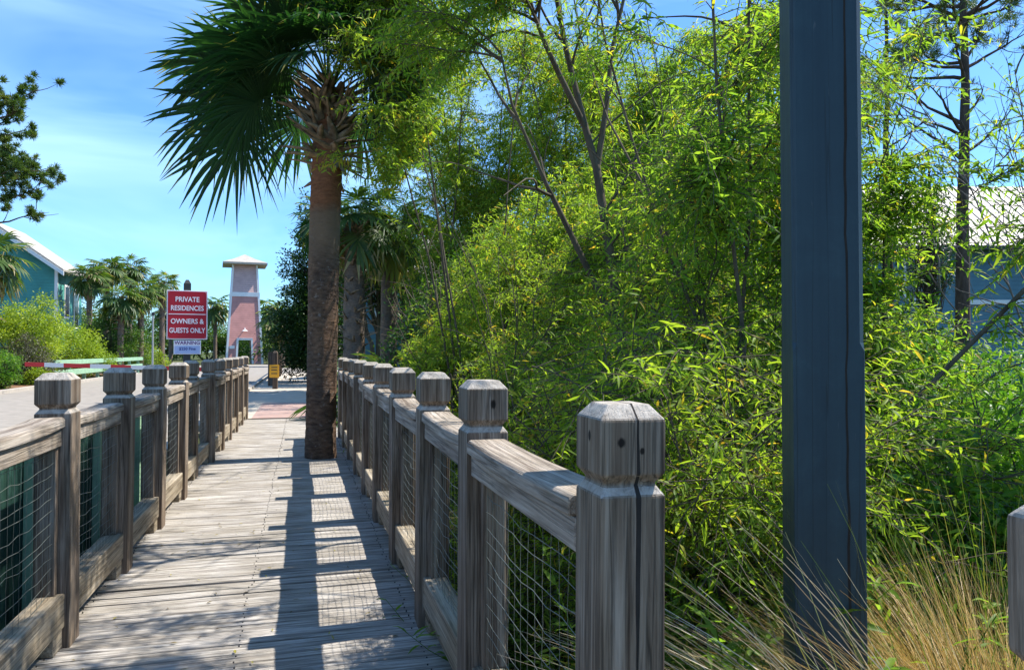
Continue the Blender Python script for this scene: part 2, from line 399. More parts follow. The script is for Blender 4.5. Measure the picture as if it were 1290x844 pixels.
M['saw'] = leafmat('palmetto_frond', [(0.0,(0.03,0.08,0.02)), (0.7,(0.08,0.15,0.03)), (1.0,(0.20,0.22,0.07))], (1.7, 1.7, 0.6), 0.35)
M['drygrass'] = leafmat('dry_grass_blade', [(0.0,(0.22,0.16,0.11)), (0.4,(0.48,0.39,0.27)), (0.75,(0.66,0.57,0.43)), (1.0,(0.22,0.26,0.06))], (1.0, 1.0, 0.8), 0.25)
M['tangrass'] = leafmat('tan_grass_blade', [(0.0,(0.32,0.22,0.08)), (0.5,(0.58,0.38,0.13)), (1.0,(0.70,0.51,0.23))], (1.0, 0.95, 0.7), 0.3)
M['greengrass'] = leafmat('green_grass_blade', [(0.0,(0.05,0.10,0.02)), (0.6,(0.11,0.17,0.035)), (1.0,(0.28,0.26,0.10))], (1.6, 1.6, 0.6), 0.35)

# ------------------------------------------------------------------ growing helpers (numpy)
def nrm(v): return v / np.maximum(np.linalg.norm(v, axis=-1, keepdims=True), 1e-9)

def grow(p0, d0, length, k, lift, noise, rng):
    """n polylines of k points; lift > 0 bends up, < 0 droops"""
    n = len(p0); pts = np.zeros((n, k, 3)); pts[:, 0] = p0
    d = nrm(np.array(d0, float)); step = (np.asarray(length) / (k - 1)).reshape(-1, 1)
    for j in range(1, k):
        d = d + rng.normal(0, noise, (n, 3)); d[:, 2] += lift / (k - 1); d = nrm(d)
        pts[:, j] = pts[:, j - 1] + d * step
    return pts

def sample(pts, idx, t):
    k = pts.shape[1]; f = t * (k - 1); i = np.minimum(f.astype(int), k - 2); w = (f - i)[:, None]
    a = pts[idx, i]; b = pts[idx, i + 1]
    return a * (1 - w) + b * w, nrm(b - a)

def tubes(pts, r0, r1, sides):
    """batch of tapered tubes -> verts, quads"""
    n, k, _ = pts.shape
    d = np.zeros_like(pts); d[:, 1:-1] = pts[:, 2:] - pts[:, :-2]; d[:, 0] = pts[:, 1] - pts[:, 0]; d[:, -1] = pts[:, -1] - pts[:, -2]
    d = nrm(d); ref = np.where(np.abs(d[..., 2:3]) > 0.9, np.array([1., 0.1, 0]), np.array([0.1, 0.05, 1.]))
    u = nrm(np.cross(d, ref)); w = np.cross(d, u)
    t = np.linspace(0, 1, k)[None, :, None]
    rad = np.asarray(r0).reshape(-1, 1, 1) * (1 - t) + np.asarray(r1).reshape(-1, 1, 1) * t
    a = np.arange(sides) * 2 * np.pi / sides
    V = pts[:, :, None] + rad[..., None] * (u[:, :, None] * np.cos(a)[None, None, :, None] + w[:, :, None] * np.sin(a)[None, None, :, None])
    base = (np.arange(n) * k * sides)[:, None, None] + (np.arange(k - 1) * sides)[None, :, None]
    j = np.arange(sides)[None, None, :]; j2 = (j + 1) % sides
    Q = np.stack([base + j, base + j2, base + sides + j2, base + sides + j], -1).reshape(-1, 4)
    return V.reshape(-1, 3), Q

def leaves(pos, d, up, L, W, droop, rng):
    """lance-shaped blades with a gentle curve: 6 verts, 2 tris + 2x quads each"""
    n = len(pos); side = nrm(np.cross(d, up)); nor = np.cross(side, d)
    L = L[:, None]; W = W[:, None]; dr = np.asarray(droop).reshape(-1, 1)
    p1 = pos + d * L * 0.32 - nor * L * dr * 0.10; p2 = pos + d * L * 0.66 - nor * L * dr * 0.40; p3 = pos + d * L * 0.97 - nor * L * dr * 0.95
    fold = nor * W * 0.22
    V = np.stack([pos, p1 + side * W * 0.5 + fold, p1, p1 - side * W * 0.5 + fold, p2 + side * W * 0.4 + fold, p2, p2 - side * W * 0.4 + fold, p3], 1)
    b = (np.arange(n) * 8)[:, None]
    T = np.concatenate([b + np.array([[0, 1, 2]]), b + np.array([[0, 2, 3]]), b + np.array([[4, 7, 5]]), b + np.array([[5, 7, 6]])])
    Q = np.concatenate([b + np.array([[1, 4, 5, 2]]), b + np.array([[2, 5, 6, 3]])])
    return V.reshape(-1, 3), T, Q

class Acc:
    def __init__(s): s.V, s.F, s.Rn, s.n = [], [], [], 0
    def add(s, V, *faces_rnd):
        for F, r in faces_rnd:
            F = np.asarray(F)
            if len(F) == 0: continue
            s.F.append(F + s.n); s.Rn.append(np.broadcast_to(r, (len(F),)).astype(np.float32))
        s.V.append(V); s.n += len(V)
    def mesh(s, name, mat, smooth=False):
        # faces of equal corner count are kept together with their values
        return np_mesh(name, np.concatenate(s.V), s.F, mat, s.Rn, smooth)

def add_leaves(acc, pos, d, up, L, W, droop, rng, rnd=None):
    V, T, Q = leaves(pos, d, up, L, W, droop, rng)
    r = rng.random(len(pos)) if rnd is None else rnd
    acc.add(V, (T, np.tile(r, 4)), (Q, np.tile(r, 2)))

# where light reaches: growth is kept back from the boardwalk so the sun gets to the deck, the near posts and the grass
def grows_here(p, rng):
    u, v, z = p[:, 0], p[:, 1], p[:, 2]
    q = rng.random(len(p))
    su, sv = u - z / TAN_SUN, v - 0.06 * z / TAN_SUN
    su = su - np.abs(rng.normal(0, 0.22, len(p))) * (su > 0)
    ok = np.ones(len(p), bool)
    deck = (su > -1.22) & (su < 0.62)
    ok &= ~(deck & (su > -0.4) & (sv > 4.75) & (sv < 17.2) & (q > 0.02))
    ok &= ~(deck & (su <= -0.4) & (sv > 4.75) & (sv < 17.2) & (q > 0.10))
    ok &= ~(deck & (sv >= 17.2) & (sv < 21.5) & (q > 0.3))
    ok &= ~(deck & (sv > 4.0) & (sv <= 4.75) & (q > 0.5))
    ok &= ~(deck & (sv > 0.5) & (sv <= 2.0) & (q > 0.6))
    rail = (u - (z - 1.15) / TAN_SUN)
    ok &= ~((rail > 0.5) & (rail < 0.95) & (z > 1.1) & (v > 0.9) & (v < 17.2) & (q > 0.12))
    g = u - (z - 0.6) / TAN_SUN
    ok &= ~((g > 0.95) & (g < 2.6) & (z > 0.6) & (v > 0.2) & (v < 2.2) & (q > 0.12))
    ok &= ~((u < 0.92) & (z < 2.6) & (v < 17.4))          # clear of the fence
    ok &= ~((u < 2.6) & (v < 1.9) & (z > 0.9))            # clear of the gate posts
    ok &= ~((u < 0.85) & (v < 5.5))
    ok &= ~((np.hypot(u - 0.27, v - 10.74) < 0.9) & (z < 5.2))
    return ok

def willow(name, base, height, spread, stems, label, group, seed, mat='willow', nbr=46, ntw=900, leafL=0.105, leafW=0.017, lean=(0, 0), lo=0.12, per=18, droop=-0.9, r0=0.045, filt=True, wander=0.10, twl=0.62, cat='tree'):
    rng = np.random.default_rng(seed)
    root = empty(name, base, 0, label, cat, group)
    b = np.array(base)
    if isinstance(stems, int):
        n = stems; az = rng.random(n) * 2 * np.pi
        d0 = np.stack([np.cos(az) * spread * 0.35 + lean[0], np.sin(az) * spread * 0.35 + lean[1], np.full(n, height * 0.75)], 1)
        p0 = b + np.stack([np.cos(az) * 0.08, np.sin(az) * 0.08, np.full(n, -0.1)], 1)
        S = grow(p0, d0, height * rng.uniform(0.8, 1.08, n), 9, 0.1, wander, rng)
    else:
        S = np.array(stems, float); n = len(S)
    trunk = Acc()
    rs = np.full(n, r0) * rng.uniform(0.8, 1.15, n)
    if not isinstance(stems, int): rs = np.full(n, r0 * 0.5); rs[0] = r0
    V, Q = tubes(S, rs, rs * 0.2, 7); trunk.add(V, (Q, 0.5))
    # branches
    idx = rng.integers(0, n, nbr); t = rng.uniform(lo + 0.05, 1.0, nbr)
    p, d = sample(S, idx, t)
    az = rng.random(nbr) * 2 * np.pi
    out = np.stack([np.cos(az), np.sin(az), rng.uniform(-0.1, 0.7, nbr)], 1)
    B = grow(p, nrm(out * 0.85 + d * 0.7), spread * rng.uniform(0.45, 1.0, nbr) * (1.1 - 0.45 * t), 8, -0.25, 0.13, rng)
    if filt: B = B[grows_here(B[:, 5], rng) | (rng.random(nbr) < 0.12)]
    nbr = len(B)
    V, Q = tubes(B, min(r0 * 0.32, 0.017) * rng.uniform(0.6, 1, nbr), np.full(nbr, 0.003), 5); trunk.add(V, (Q, 0.5))
    # twigs on branches and on stem tips
    ALL = [(B, int(ntw * 0.82), 0.12), (S, ntw - int(ntw * 0.82), lo)]
    crown = Acc()
    for src, cnt, t0 in ALL:
        idx = rng.integers(0, len(src), cnt); t = rng.uniform(t0, 1.0, cnt)
        if src is not B and src.shape[1] != 8: pass
        p, d = sample(src, idx, t)
        az = rng.random(cnt) * 2 * np.pi
        out = np.stack([np.cos(az), np.sin(az), rng.uniform(-0.5, 0.8, cnt)], 1)
        Tw = grow(p, nrm(out + d * 0.6), twl * rng.uniform(0.45, 1.25, cnt), 5, droop, 0.12, rng)
        if filt:
            k = grows_here(Tw[:, 2], rng) & grows_here(Tw[:, 4], rng)
            Tw = Tw[k]
        if len(Tw) == 0: continue
        V, Q = tubes(Tw, np.full(len(Tw), 0.0035), np.full(len(Tw), 0.0015), 3); trunk.add(V, (Q, 0.5))
        m = len(Tw); k = per
        ii = np.repeat(np.arange(m), k); tt = np.tile((np.arange(k) + 0.6) / k, m)
        tt = np.clip(tt + rng.normal(0, 0.02, len(tt)), 0.02, 0.999)
        lp, ld = sample(Tw, ii, tt)
        a = rng.random(len(ii)) * 2 * np.pi
        o = np.stack([np.cos(a), np.sin(a), rng.uniform(-0.7, 0.5, len(ii))], 1)
        o = nrm(o - (o * ld).sum(1, keepdims=True) * ld)
        dd = nrm(ld * 0.5 + o * 0.85 + np.array([0, 0, -0.12]))
        up = nrm(np.array([0, 0, 1.0]) + rng.normal(0, 0.65, (len(ii), 3)))
        # shade of green drifts from twig to twig, with single leaves off it
        rt = np.clip(rng.normal(0.48, 0.20, m)[ii] + rng.normal(0, 0.20, len(ii)), 0, 0.97)
        rt[rng.random(len(ii)) < 0.008] = 1.0
        add_leaves(crown, lp, dd, up, leafL * rng.uniform(0.4, 1.35, len(ii)), leafW * rng.uniform(0.6, 1.3, len(ii)), rng.uniform(-0.08, 0.55, len(ii)), rng, rt)
    mt = trunk.mesh(name + '_trunk', M['bark'], True); mt.transform(Matrix.Translation(-Vector(base)))
    mesh_obj('trunk', mt, root)
    if crown.n:
        mc = crown.mesh(name + '_crown', M[mat]); mc.transform(Matrix.Translation(-Vector(base)))
        mesh_obj('crown', mc, root)
    return root

def bushy(name, base, blobs, label, cat, group, seed, mat, nclump, per, leafL, leafW, trunk_r=0.06, clump=0.3, filt=False, ntrunk=1, solid=0.45, bark='bark'):
    """trunk, limbs to leaf clumps spread through blobs (centre offset, radii)"""
    rng = np.random.default_rng(seed)
    root = empty(name, base, 0, label, cat, group)
    wts = np.array([rx * ry * rz for _, (rx, ry, rz) in blobs]); wts = wts / wts.sum()
    bi = rng.choice(len(blobs), nclump, p=wts)
    C = np.array([c for c, _ in blobs], float)[bi]; Rr = np.array([r for _, r in blobs], float)[bi]
    d = nrm(rng.normal(0, 1, (nclump, 3))); rad = solid + (1 - solid) * rng.random(nclump) ** 0.6
    cc = C + d * Rr * rad[:, None] * rng.uniform(0.85, 1.1, (nclump, 1))
    cc[:, 2] = np.maximum(cc[:, 2], 0.12)
    tr = Acc()
    heads = np.array([c for c, _ in blobs], float)
    n = len(heads)
    S = np.zeros((n, 6, 3)); tt = np.linspace(0, 1, 6)[None, :, None]
    foot = rng.normal(0, 0.05 * max(1, ntrunk), (n, 1, 3)); foot[..., 2] = -0.15
    S[:] = foot * (1 - tt) + heads[:, None] * tt
    S[:, 1:-1, :2] += rng.normal(0, 0.06, (n, 4, 2)) * Rr.mean()
    V, Q = tubes(S, np.full(n, trunk_r), np.full(n, trunk_r * 0.3), 7); tr.add(V, (Q, 0.5))
    sel = rng.permutation(nclump)[:min(nclump, 160)]
    st, _ = sample(S, bi[sel], rng.uniform(0.35, 0.95, len(sel)))
    L = np.zeros((len(sel), 5, 3)); t5 = np.linspace(0, 1, 5)[None, :, None]
    L[:] = st[:, None] * (1 - t5) + cc[sel][:, None] * t5
    L[:, 1:-1] += rng.normal(0, 0.07, (len(sel), 3, 3))
    V, Q = tubes(L, np.full(len(sel), trunk_r * 0.28), np.full(len(sel), 0.006), 4); tr.add(V, (Q, 0.5))
    mesh_obj('trunk', tr.mesh(name + '_trunk', M[bark], True), root)
    ii = np.repeat(np.arange(nclump), per)
    pos = cc[ii] + rng.normal(0, clump * 0.55, (len(ii), 3)) * np.array([1, 1, 0.75])
    pos[:, 2] = np.maximum(pos[:, 2], 0.03)
    if filt:
        k = grows_here(pos + np.array(base), rng); pos = pos[k]; ii = ii[k]
    o = nrm(pos - cc[ii] + rng.normal(0, clump * 0.3, pos.shape) + np.array([0, 0, 0.05]))
    up = nrm(rng.normal(0, 0.6, pos.shape) + np.array([0, 0, 1.0]))
    rt = np.clip(rng.normal(0.5, 0.20, nclump)[ii] + rng.normal(0, 0.16, len(ii)), 0, 1)
    cr = Acc()
    if len(pos):
        add_leaves(cr, pos, o, up, leafL * rng.uniform(0.6, 1.25, len(ii)), leafW * rng.uniform(0.7, 1.2, len(ii)), rng.uniform(0, 0.35, len(ii)), rng, rt)
        mesh_obj('crown', cr.mesh(name + '_crown', M[mat]), root)
    return root

# ------------------------------------------------------------------ palms
def fan(rng, el, az, pet, Rb, nseg, bend=0.5, roll=0.0, drop=0.35, span=118, steps=6, flop=0.3, dry=0.0):
    """one costapalmate frond: petiole tube and blade; returns (petiole pts, verts, quads, rnd)"""
    k = 7; pts = np.zeros((k, 3)); e = el
    for j in range(1, k):
        e2 = el - bend * (j / (k - 1)); pts[j] = pts[j - 1] + np.array([math.cos(e2), 0, math.sin(e2)]) * pet / (k - 1)
    e = el - bend - drop
    X = np.array([math.cos(e), 0, math.sin(e)]); Z = np.array([-math.sin(e), 0, math.cos(e)]); Y = np.array([0, 1.0, 0])
    cr, sr = math.cos(roll), math.sin(roll)
    Y, Z = Y * cr + Z * sr, Z * cr - Y * sr
    th = np.linspace(-R(span), R(span), nseg); dth = th[1] - th[0]
    V, Q, rn = [], [], []
    hub = pts[-1]
    for a in th:
        f = abs(a) / R(span)
        L = Rb * (1.0 - 0.30 * f ** 2) * rng.uniform(0.90, 1.06)
        costa = 0.30 * Rb * (1 - f) ** 1.3
        bx = hub + X * costa - Z * 0.10 * costa
        dirv = X * math.cos(a) + Y * math.sin(a)
        lat = -X * math.sin(a) + Y * math.cos(a)
        curl = rng.uniform(0.5, 1.9) * flop; tipw = rng.normal(0, 0.08)
        if rng.random() < 0.07: L *= rng.uniform(0.6, 0.85)
        vs = []
        for s in range(steps + 1):
            t = s / steps; r = L * t
            half = math.tan(abs(dth) / 2) * (r + costa * math.sin(abs(a))) * 1.06
            joint = 0.5 * (1 - 0.35 * f)
            w = half if t < joint else min(half, math.tan(abs(dth) / 2) * (joint * L + costa)) * max(0.0, (1 - (t - joint) / (1 - joint))) ** 0.8
            w = max(w, 0.0008)
            c = bx + dirv * r + lat * tipw * r * t - np.array([0, 0, 1.0]) * curl * Rb * max(0, t - 0.35) ** 2 - Z * (0.22 * f * f + 0.05) * r
            vs += [c + lat * w + Z * w * 0.28, c - Z * w * 0.22, c - lat * w + Z * w * 0.28]
        b = len(V)
        V += vs
        for s in range(steps):
            i = b + s * 3
            Q += [(i, i + 1, i + 4, i + 3), (i + 1, i + 2, i + 5, i + 4)]
        g = min(0.92, max(0, rng.normal(0.4, 0.17)))
        rn += [g] * (2 * (steps - 1)) + ([1.0, 1.0] if rng.random() < 0.35 else [g, g])
    V = np.array(V); ca, sa = math.cos(az), math.sin(az); Mz = np.array([[ca, -sa, 0], [sa, ca, 0], [0, 0, 1]])
    return pts @ Mz.T, V @ Mz.T, np.array(Q), np.array(rn)

def frond_mesh(name, mats, rng, off, width=0.022, **kw):
    pts, V, Q, rn = fan(rng, **kw)
    a = Acc(); Vt, Qt = tubes(pts[None], np.array([width]), np.array([width * 0.55]), 5)
    a.add(Vt + off, (Qt, 0.75)); a.add(V + off, (Q, rn))
    return a.mesh(name, mats)

def trunk_mesh(name, H, r0, r1, mat, rng, lean=(0, 0), rings=26, sides=22, flare=1.18, rough=0.012):
    V = []; zz = np.linspace(-0.1, H, rings)
    ph = rng.random(4) * 6
    for i, z in enumerate(zz):
        t = max(0, z / H); r = r0 + (r1 - r0) * t + r0 * (flare - 1) * math.exp(-max(0, z) * 3.5)
        for k in range(sides):
            a = 2 * math.pi * k / sides
            rr = r * (1 + rng.normal(0, rough) + 0.02 * math.sin(3 * a + ph[0] + z * 2))
            V.append((math.cos(a) * rr + lean[0] * t * t, math.sin(a) * rr + lean[1] * t * t, z))
    Q = [(i*sides+k, i*sides+(k+1) % sides, (i+1)*sides+(k+1) % sides, (i+1)*sides+k) for i in range(rings-1) for k in range(sides)]
    return np_mesh(name, np.array(V), [np.array(Q)], mat, [np.full(len(Q), 0.5)], True)

def boots(rng, H, r, n, z0, z1, L=0.4, cross=0.5, wide=0.05):
    """dry leaf bases hugging the trunk under the crown, each split into two prongs: list of meshes"""
    out = []
    for i in range(n):
        t = i / (n - 1); z = z0 + (z1 - z0) * t + rng.normal(0, 0.03)
        az = i * 2.399 + rng.normal(0, 0.3); el = R(16 + 50 * t) + rng.normal(0, 0.18)
        if t < 0.16: el = R(rng.uniform(-40, 30))
        Lb = L * rng.uniform(0.75, 1.25)
        rad = np.array([math.cos(az), math.sin(az), 0]); sd = np.array([-math.sin(az), math.cos(az), 0]); zz = np.array([0, 0, 1.0])
        base = rad * r * 0.86 + zz * z
        V, Q = [], []
        skew = rng.normal(0, 0.35)
        for pr in (-1, 1):
            tw = skew + pr * cross * rng.uniform(0.5, 1.15); Lp = Lb * rng.uniform(0.55, 1.1)
            fw = nrm(rad * math.cos(el) * 0.75 + zz * math.sin(el) + sd * tw * 0.5)
            sl = nrm(sd - fw * sd.dot(fw)); up = np.cross(fw, sl); K = 6; b0 = len(V)
            for s in range(K + 1):
                q = s / K; w = wide * (1.2 - 0.7 * q) * (1 if s < K else 0.45); th = 0.014 * (1.5 - q)
                c = base + fw * Lp * q + sd * tw * Lp * q * q * 0.45 + rad * Lp * 0.22 * q * q - zz * Lp * 0.10 * q * q
                for (a, b) in ((-1, 0.35), (0, -0.6), (1, 0.35), (0, 1.1)):
                    V.append(c + sl * w * a + up * th * b * 1.5)
            Q += [(b0+s*4+k, b0+s*4+(k+1) % 4, b0+s*4+4+(k+1) % 4, b0+s*4+4+k) for s in range(K) for k in range(4)] + [(b0, b0+3, b0+2, b0+1), (b0+K*4, b0+K*4+1, b0+K*4+2, b0+K*4+3)]
        out.append(np_mesh('leaf_base', np.array(V), [np.array(Q)], M['boot'], [np.full(len(Q), rng.random())]))
    return out

def far_palm(base, H, r, label, group, seed, nfr=26, pet=0.8, Rb=1.0, nseg=16, boot=True, mat='farfrond', lean=(0, 0), steps=3, name='sabal_palm', bootlen=0.35, lattice=False, zb=0.55):
    rng = np.random.default_rng(seed)
    root = empty(name, base, 0, label, 'palm tree', group)
    mesh_obj('trunk', trunk_mesh('palm_trunk', H, r, r * 0.85, M['palmtrunk_far'], rng, lean, 14, 12), root)
    if boot:
        a = Acc()
        for me in boots(rng, H, r * 1.0, 70 if lattice else 26, H * zb, H + 0.1, bootlen, 0.9 if lattice else 0.5, 0.06):
            co = np.zeros(len(me.vertices) * 3, np.float32); me.vertices.foreach_get('co', co); co = co.reshape(-1, 3)
            t = np.clip(co[:, 2:3] / H, 0, 1.1); co[:, :2] += np.array([lean]) * t * t
            a.add(co, (np.array([list(p.vertices) for p in me.polygons]), 0.5))
        mesh_obj('leaf_bases', a.mesh('palm_leaf_bases', M['boot']), root)
    a = Acc(); off = np.array([lean[0], lean[1], H])
    for i in range(nfr):
        t = (i + 0.5) / nfr; el = R(82 - 125 * t ** 0.9) + rng.normal(0, 0.12)
        pts, V, Q, rn = fan(rng, el=el, az=i * 2.399 + rng.normal(0, 0.2), pet=pet * rng.uniform(0.8, 1.15), Rb=Rb * rng.uniform(0.85, 1.1), nseg=nseg, bend=0.45, roll=rng.normal(0, 0.3), drop=0.4, steps=steps, flop=0.45)
        if t > 0.88: rn = np.full(len(rn), 1.0)
        Vt, Qt = tubes(pts[None], np.array([0.02]), np.array([0.012]), 4)
        a.add(Vt + off, (Qt, 0.8)); a.add(V + off, (Q, np.clip(rn + rng.normal(0, 0.12), 0, 1)))
    mesh_obj('crown', a.mesh('palm_crown', M[mat]), root)
    return root
# ================================================================== THE SETTING
def smooth(a, b, x):
    t = np.clip((x - a) / (b - a), 0, 1); return t * t * (3 - 2 * t)

def ground_z(u, v):
    z = np.full(np.shape(u), -0.03)
    z = z - 0.5 * smooth(0.75, 1.3, u) * smooth(2.3, 4.4, v) * (1 - smooth(14.5, 19, v)) * (1 - smooth(9, 16, u))
    z = z - 0.45 * smooth(-1.75, -1.55, u) * (1 - smooth(0.75, 1.3, u)) * (1 - smooth(16.9, 17.25, v))
    return z

def build_ground():
    g = np.concatenate([-np.geomspace(900, 22, 26), np.linspace(-20, 20, 201), np.geomspace(22, 900, 26)])
    U, Vv = np.meshgrid(g, g + 8.0, indexing='ij')
    Z = ground_z(U, Vv)
    n = len(g); V = np.stack([U, Vv, Z], -1).reshape(-1, 3)
    i, j = np.meshgrid(np.arange(n - 1), np.arange(n - 1), indexing='ij'); a = (i * n + j).ravel()
    Q = np.stack([a, a + n, a + n + 1, a + 1], 1)
    m, nt, out = newmat('ground_litter')
    tc = ND(nt, 'ShaderNodeTexCoord')
    n1 = ND(nt, 'ShaderNodeTexNoise', Scale=0.6, Detail=8.0, Roughness=0.7); LK(nt, tc.outputs['Object'], n1.inputs['Vector'])
    n2 = ND(nt, 'ShaderNodeTexNoise', Scale=9.0, Detail=8.0, Roughness=0.75); LK(nt, tc.outputs['Object'], n2.inputs['Vector'])
    r1 = ramp(nt, n1.outputs['Fac'], [(0.35, (0.05,0.075,0.02)), (0.55, (0.075,0.085,0.03)), (0.7, (0.14,0.11,0.06))])
    r2 = ramp(nt, n2.outputs['Fac'], [(0.3, 0.45), (0.7, 1.35)])
    c = mixrgb(nt, 'MULTIPLY', 1.0, r1.outputs[0], r2.outputs[0])
    b = ND(nt, 'ShaderNodeBsdfPrincipled', Roughness=0.95); b.inputs['Specular IOR Level'].default_value = 0.1
    LK(nt, c, b.inputs['Base Color'])
    bp = ND(nt, 'ShaderNodeBump', Strength=0.8, Distance=0.04); LK(nt, n2.outputs['Fac'], bp.inputs['Height']); LK(nt, bp.outputs[0], b.inputs['Normal'])
    LK(nt, b.outputs[0], out.inputs[0])
    tag(mesh_obj('ground', np_mesh('ground', V, [Q], m, None, True)), kind='structure')
build_ground()

def sheet(name, u0, u1, v0, v1, z, mat, t=0.06):
    b = MB(); b.box((u0, v0, z - t), (u1, v1, z)); o = b.build(name, M[mat]); return tag(o, kind='structure')
sheet('road', -10.0, -2.0, -40, 52, 0.0, 'asphalt')
sheet('cross_street', -70, 40, 52.0, 68, 0.0, 'asphalt')
sheet('road', -10.0, -2.0, 68.0, 86, 0.0, 'asphalt')
sheet('kerb', -10.22, -10.0, -40, 52, 0.12, 'kerb', 0.2)
sheet('kerb', -2.0, -1.82, -40, 52, 0.11, 'kerb', 0.2)
sheet('mulch_bed', -16.0, -10.22, -40, 52, 0.06, 'mulch', 0.12)
sheet('sidewalk', -1.82, 1.0, 22.3, 52, 0.012, 'concrete')
sheet('sidewalk', -1.82, -1.05, 17.3, 22.3, 0.012, 'concrete')
sheet('brick_paving', -1.05, 1.0, 17.3, 22.3, 0.014, 'brick')

# boardwalk: each plank with its own cup, tilt and grain
def boardwalk():
    rng = random.Random(5); b = MB(); rows = []
    v = -2.0
    while v < 17.2:
        rows.append(v); w = 0.131 + rng.uniform(-0.004, 0.004); r = rng.random()
        zl, zr = rng.gauss(0, 0.0022), rng.gauss(0, 0.0022)
        tl = rng.gauss(0, 0.0018); ul = -1.33 + rng.uniform(-0.02, 0.012); ur = 0.83 + rng.uniform(-0.012, 0.02); sk = rng.gauss(0, 0.0015)
        N = 6; ring = []
        wav = [rng.gauss(0, 0.0012) for _ in range(N + 1)]
        for i in range(N + 1):
            t = i / N; u = ul + (ur - ul) * t; z = zl + (zr - zl) * t + wav[i]
            ring.append([(u, v + sk, z - 0.038), (u, v + w - sk, z - 0.038), (u, v + w - sk, z + tl - 0.004), (u, v + w - 0.007, z + tl), (u, v + w * 0.5, z - 0.0012), (u, v + 0.007, z - tl), (u, v + sk, z - tl - 0.004)])
        b.rings(ring, True, r)
        v += w + rng.uniform(0.004, 0.010)
    o = b.build('boardwalk', M['deck']); tag(o, kind='structure')
    k = MB()
    for u in (-1.2, -0.3, 0.6): k.box((u - 0.04, -2, -0.27), (u + 0.04, 17.2, -0.042))
    k.build('joist', M['brownwood'], o)
    nb = MB(); rr = random.Random(6)
    for v0 in rows:
        for u in (-1.2, -0.3, 0.6):
            for f in (0.03, 0.1):
                cu, cv = u + rr.gauss(0, 0.008), v0 + f + rr.gauss(0, 0.005)
                nb.add([(cu + 0.0038 * math.cos(a), cv + 0.0038 * math.sin(a), 0.0055) for a in [math.pi * q / 3 for q in range(6)]] + [(cu + 0.0038 * math.cos(a), cv + 0.0038 * math.sin(a), -0.01) for a in [math.pi * q / 3 for q in range(6)]], [(0,1,2,3,4,5)] + [(q, 6 + q, 6 + (q + 1) % 6, (q + 1) % 6) for q in range(6)])
    nb.build('nail_heads', M['darkmetal'], o)
    return o
boardwalk()

# small fallen leaves on the deck
def litter():
    rng = np.random.default_rng(3); n = 170
    pos = np.stack([rng.uniform(-1.15, 0.5, n), 2.2 + 9 * rng.random(n) ** 1.8, np.full(n, 0.007)], 1)
    a = rng.random(n) * 6.28; d = np.stack([np.cos(a), np.sin(a), rng.uniform(0, 0.25, n)], 1)
    acc = Acc(); add_leaves(acc, pos, nrm(d), np.tile([0, 0, 1.0], (n, 1)), rng.uniform(0.02, 0.05, n), rng.uniform(0.008, 0.014, n), rng.uniform(-0.1, 0.2, n), rng)
    m = leafmat('fallen_leaf', [(0.0,(0.07,0.045,0.02)), (0.5,(0.20,0.15,0.04)), (1.0,(0.35,0.30,0.05))], (1, 1, 0.6), 0.15)
    tag(mesh_obj('fallen_leaves', acc.mesh('fallen_leaves', m)), 'small yellow and brown fallen leaves scattered on the boardwalk planks', 'fallen leaves', kind='stuff')
litter()

# ================================================================== FENCES ALONG THE BOARDWALK
HW = 0.084
def post_mb(h0=-0.35, shrink=0.0):
    b = MB()
    prof = [(h0, HW), (1.178, HW), (1.202, HW - 0.018), (1.207, HW - 0.018), (1.228, HW), (1.350, HW), (1.384, HW - 0.030)]
    b.rings([[(-h, -h, z), (h, -h, z), (h, h, z), (-h, h, z)] for z, h in prof])
    return b
def make_post_mesh(mat):
    o = post_mb().build('fence_post_mesh', M[mat], bevel=0.004, segs=2)
    me = o.data; bpy.data.objects.remove(o); return me
POST = make_post_mesh('post'); POST_H = make_post_mesh('post_hole')
def near_post_mesh():
    b = post_mb()
    o = b.build('near_post_mesh', [M['post_near'], M['blacktone']], bevel=0.005, segs=2); me = o.data; bpy.data.objects.remove(o)
    # a long drying split as a real wedge cut would show: a thin dark sliver set just proud of the face
    rng = random.Random(2); bm = bmesh.new(); bm.from_mesh(me)
    zs = [1.35, 1.31, 1.27, 1.230, 1.207, 1.202, 1.176, 1.10, 1.04, 0.98, 0.92, 0.86, 0.80, 0.74, 0.68, 0.6]
    x = 0.006; L = []
    for i, z in enumerate(zs):
        x += rng.gauss(0.0008, 0.0016); w = 0.0022 + 0.0030 * math.sin(min(1, i / 13) * math.pi) + (0.0012 if 5 < i < 11 else 0)
        y = -HW - 0.0012 if (z >= 1.22 or z <= 1.177) else (-HW + 0.018 - 0.0012)
        L.append((bm.verts.new((x - w, y, z)), bm.verts.new((x + w, y, z))))
    for a, c in zip(L, L[1:]):
        f = bm.faces.new((a[0], c[0], c[1], a[1])); f.material_index = 1
    top = [bm.verts.new(p) for p in ((0.004, -HW + 0.031, 1.3852), (0.009, -HW + 0.031, 1.3852), (0.006, 0.045, 1.3852), (0.003, 0.045, 1.3852))]
    f = bm.faces.new(top); f.material_index = 1
    f = bm.faces.new((L[0][0], L[0][1], top[1], top[0])); f.material_index = 1
    bm.to_mesh(me); bm.free(); return me
POST_N = near_post_mesh()

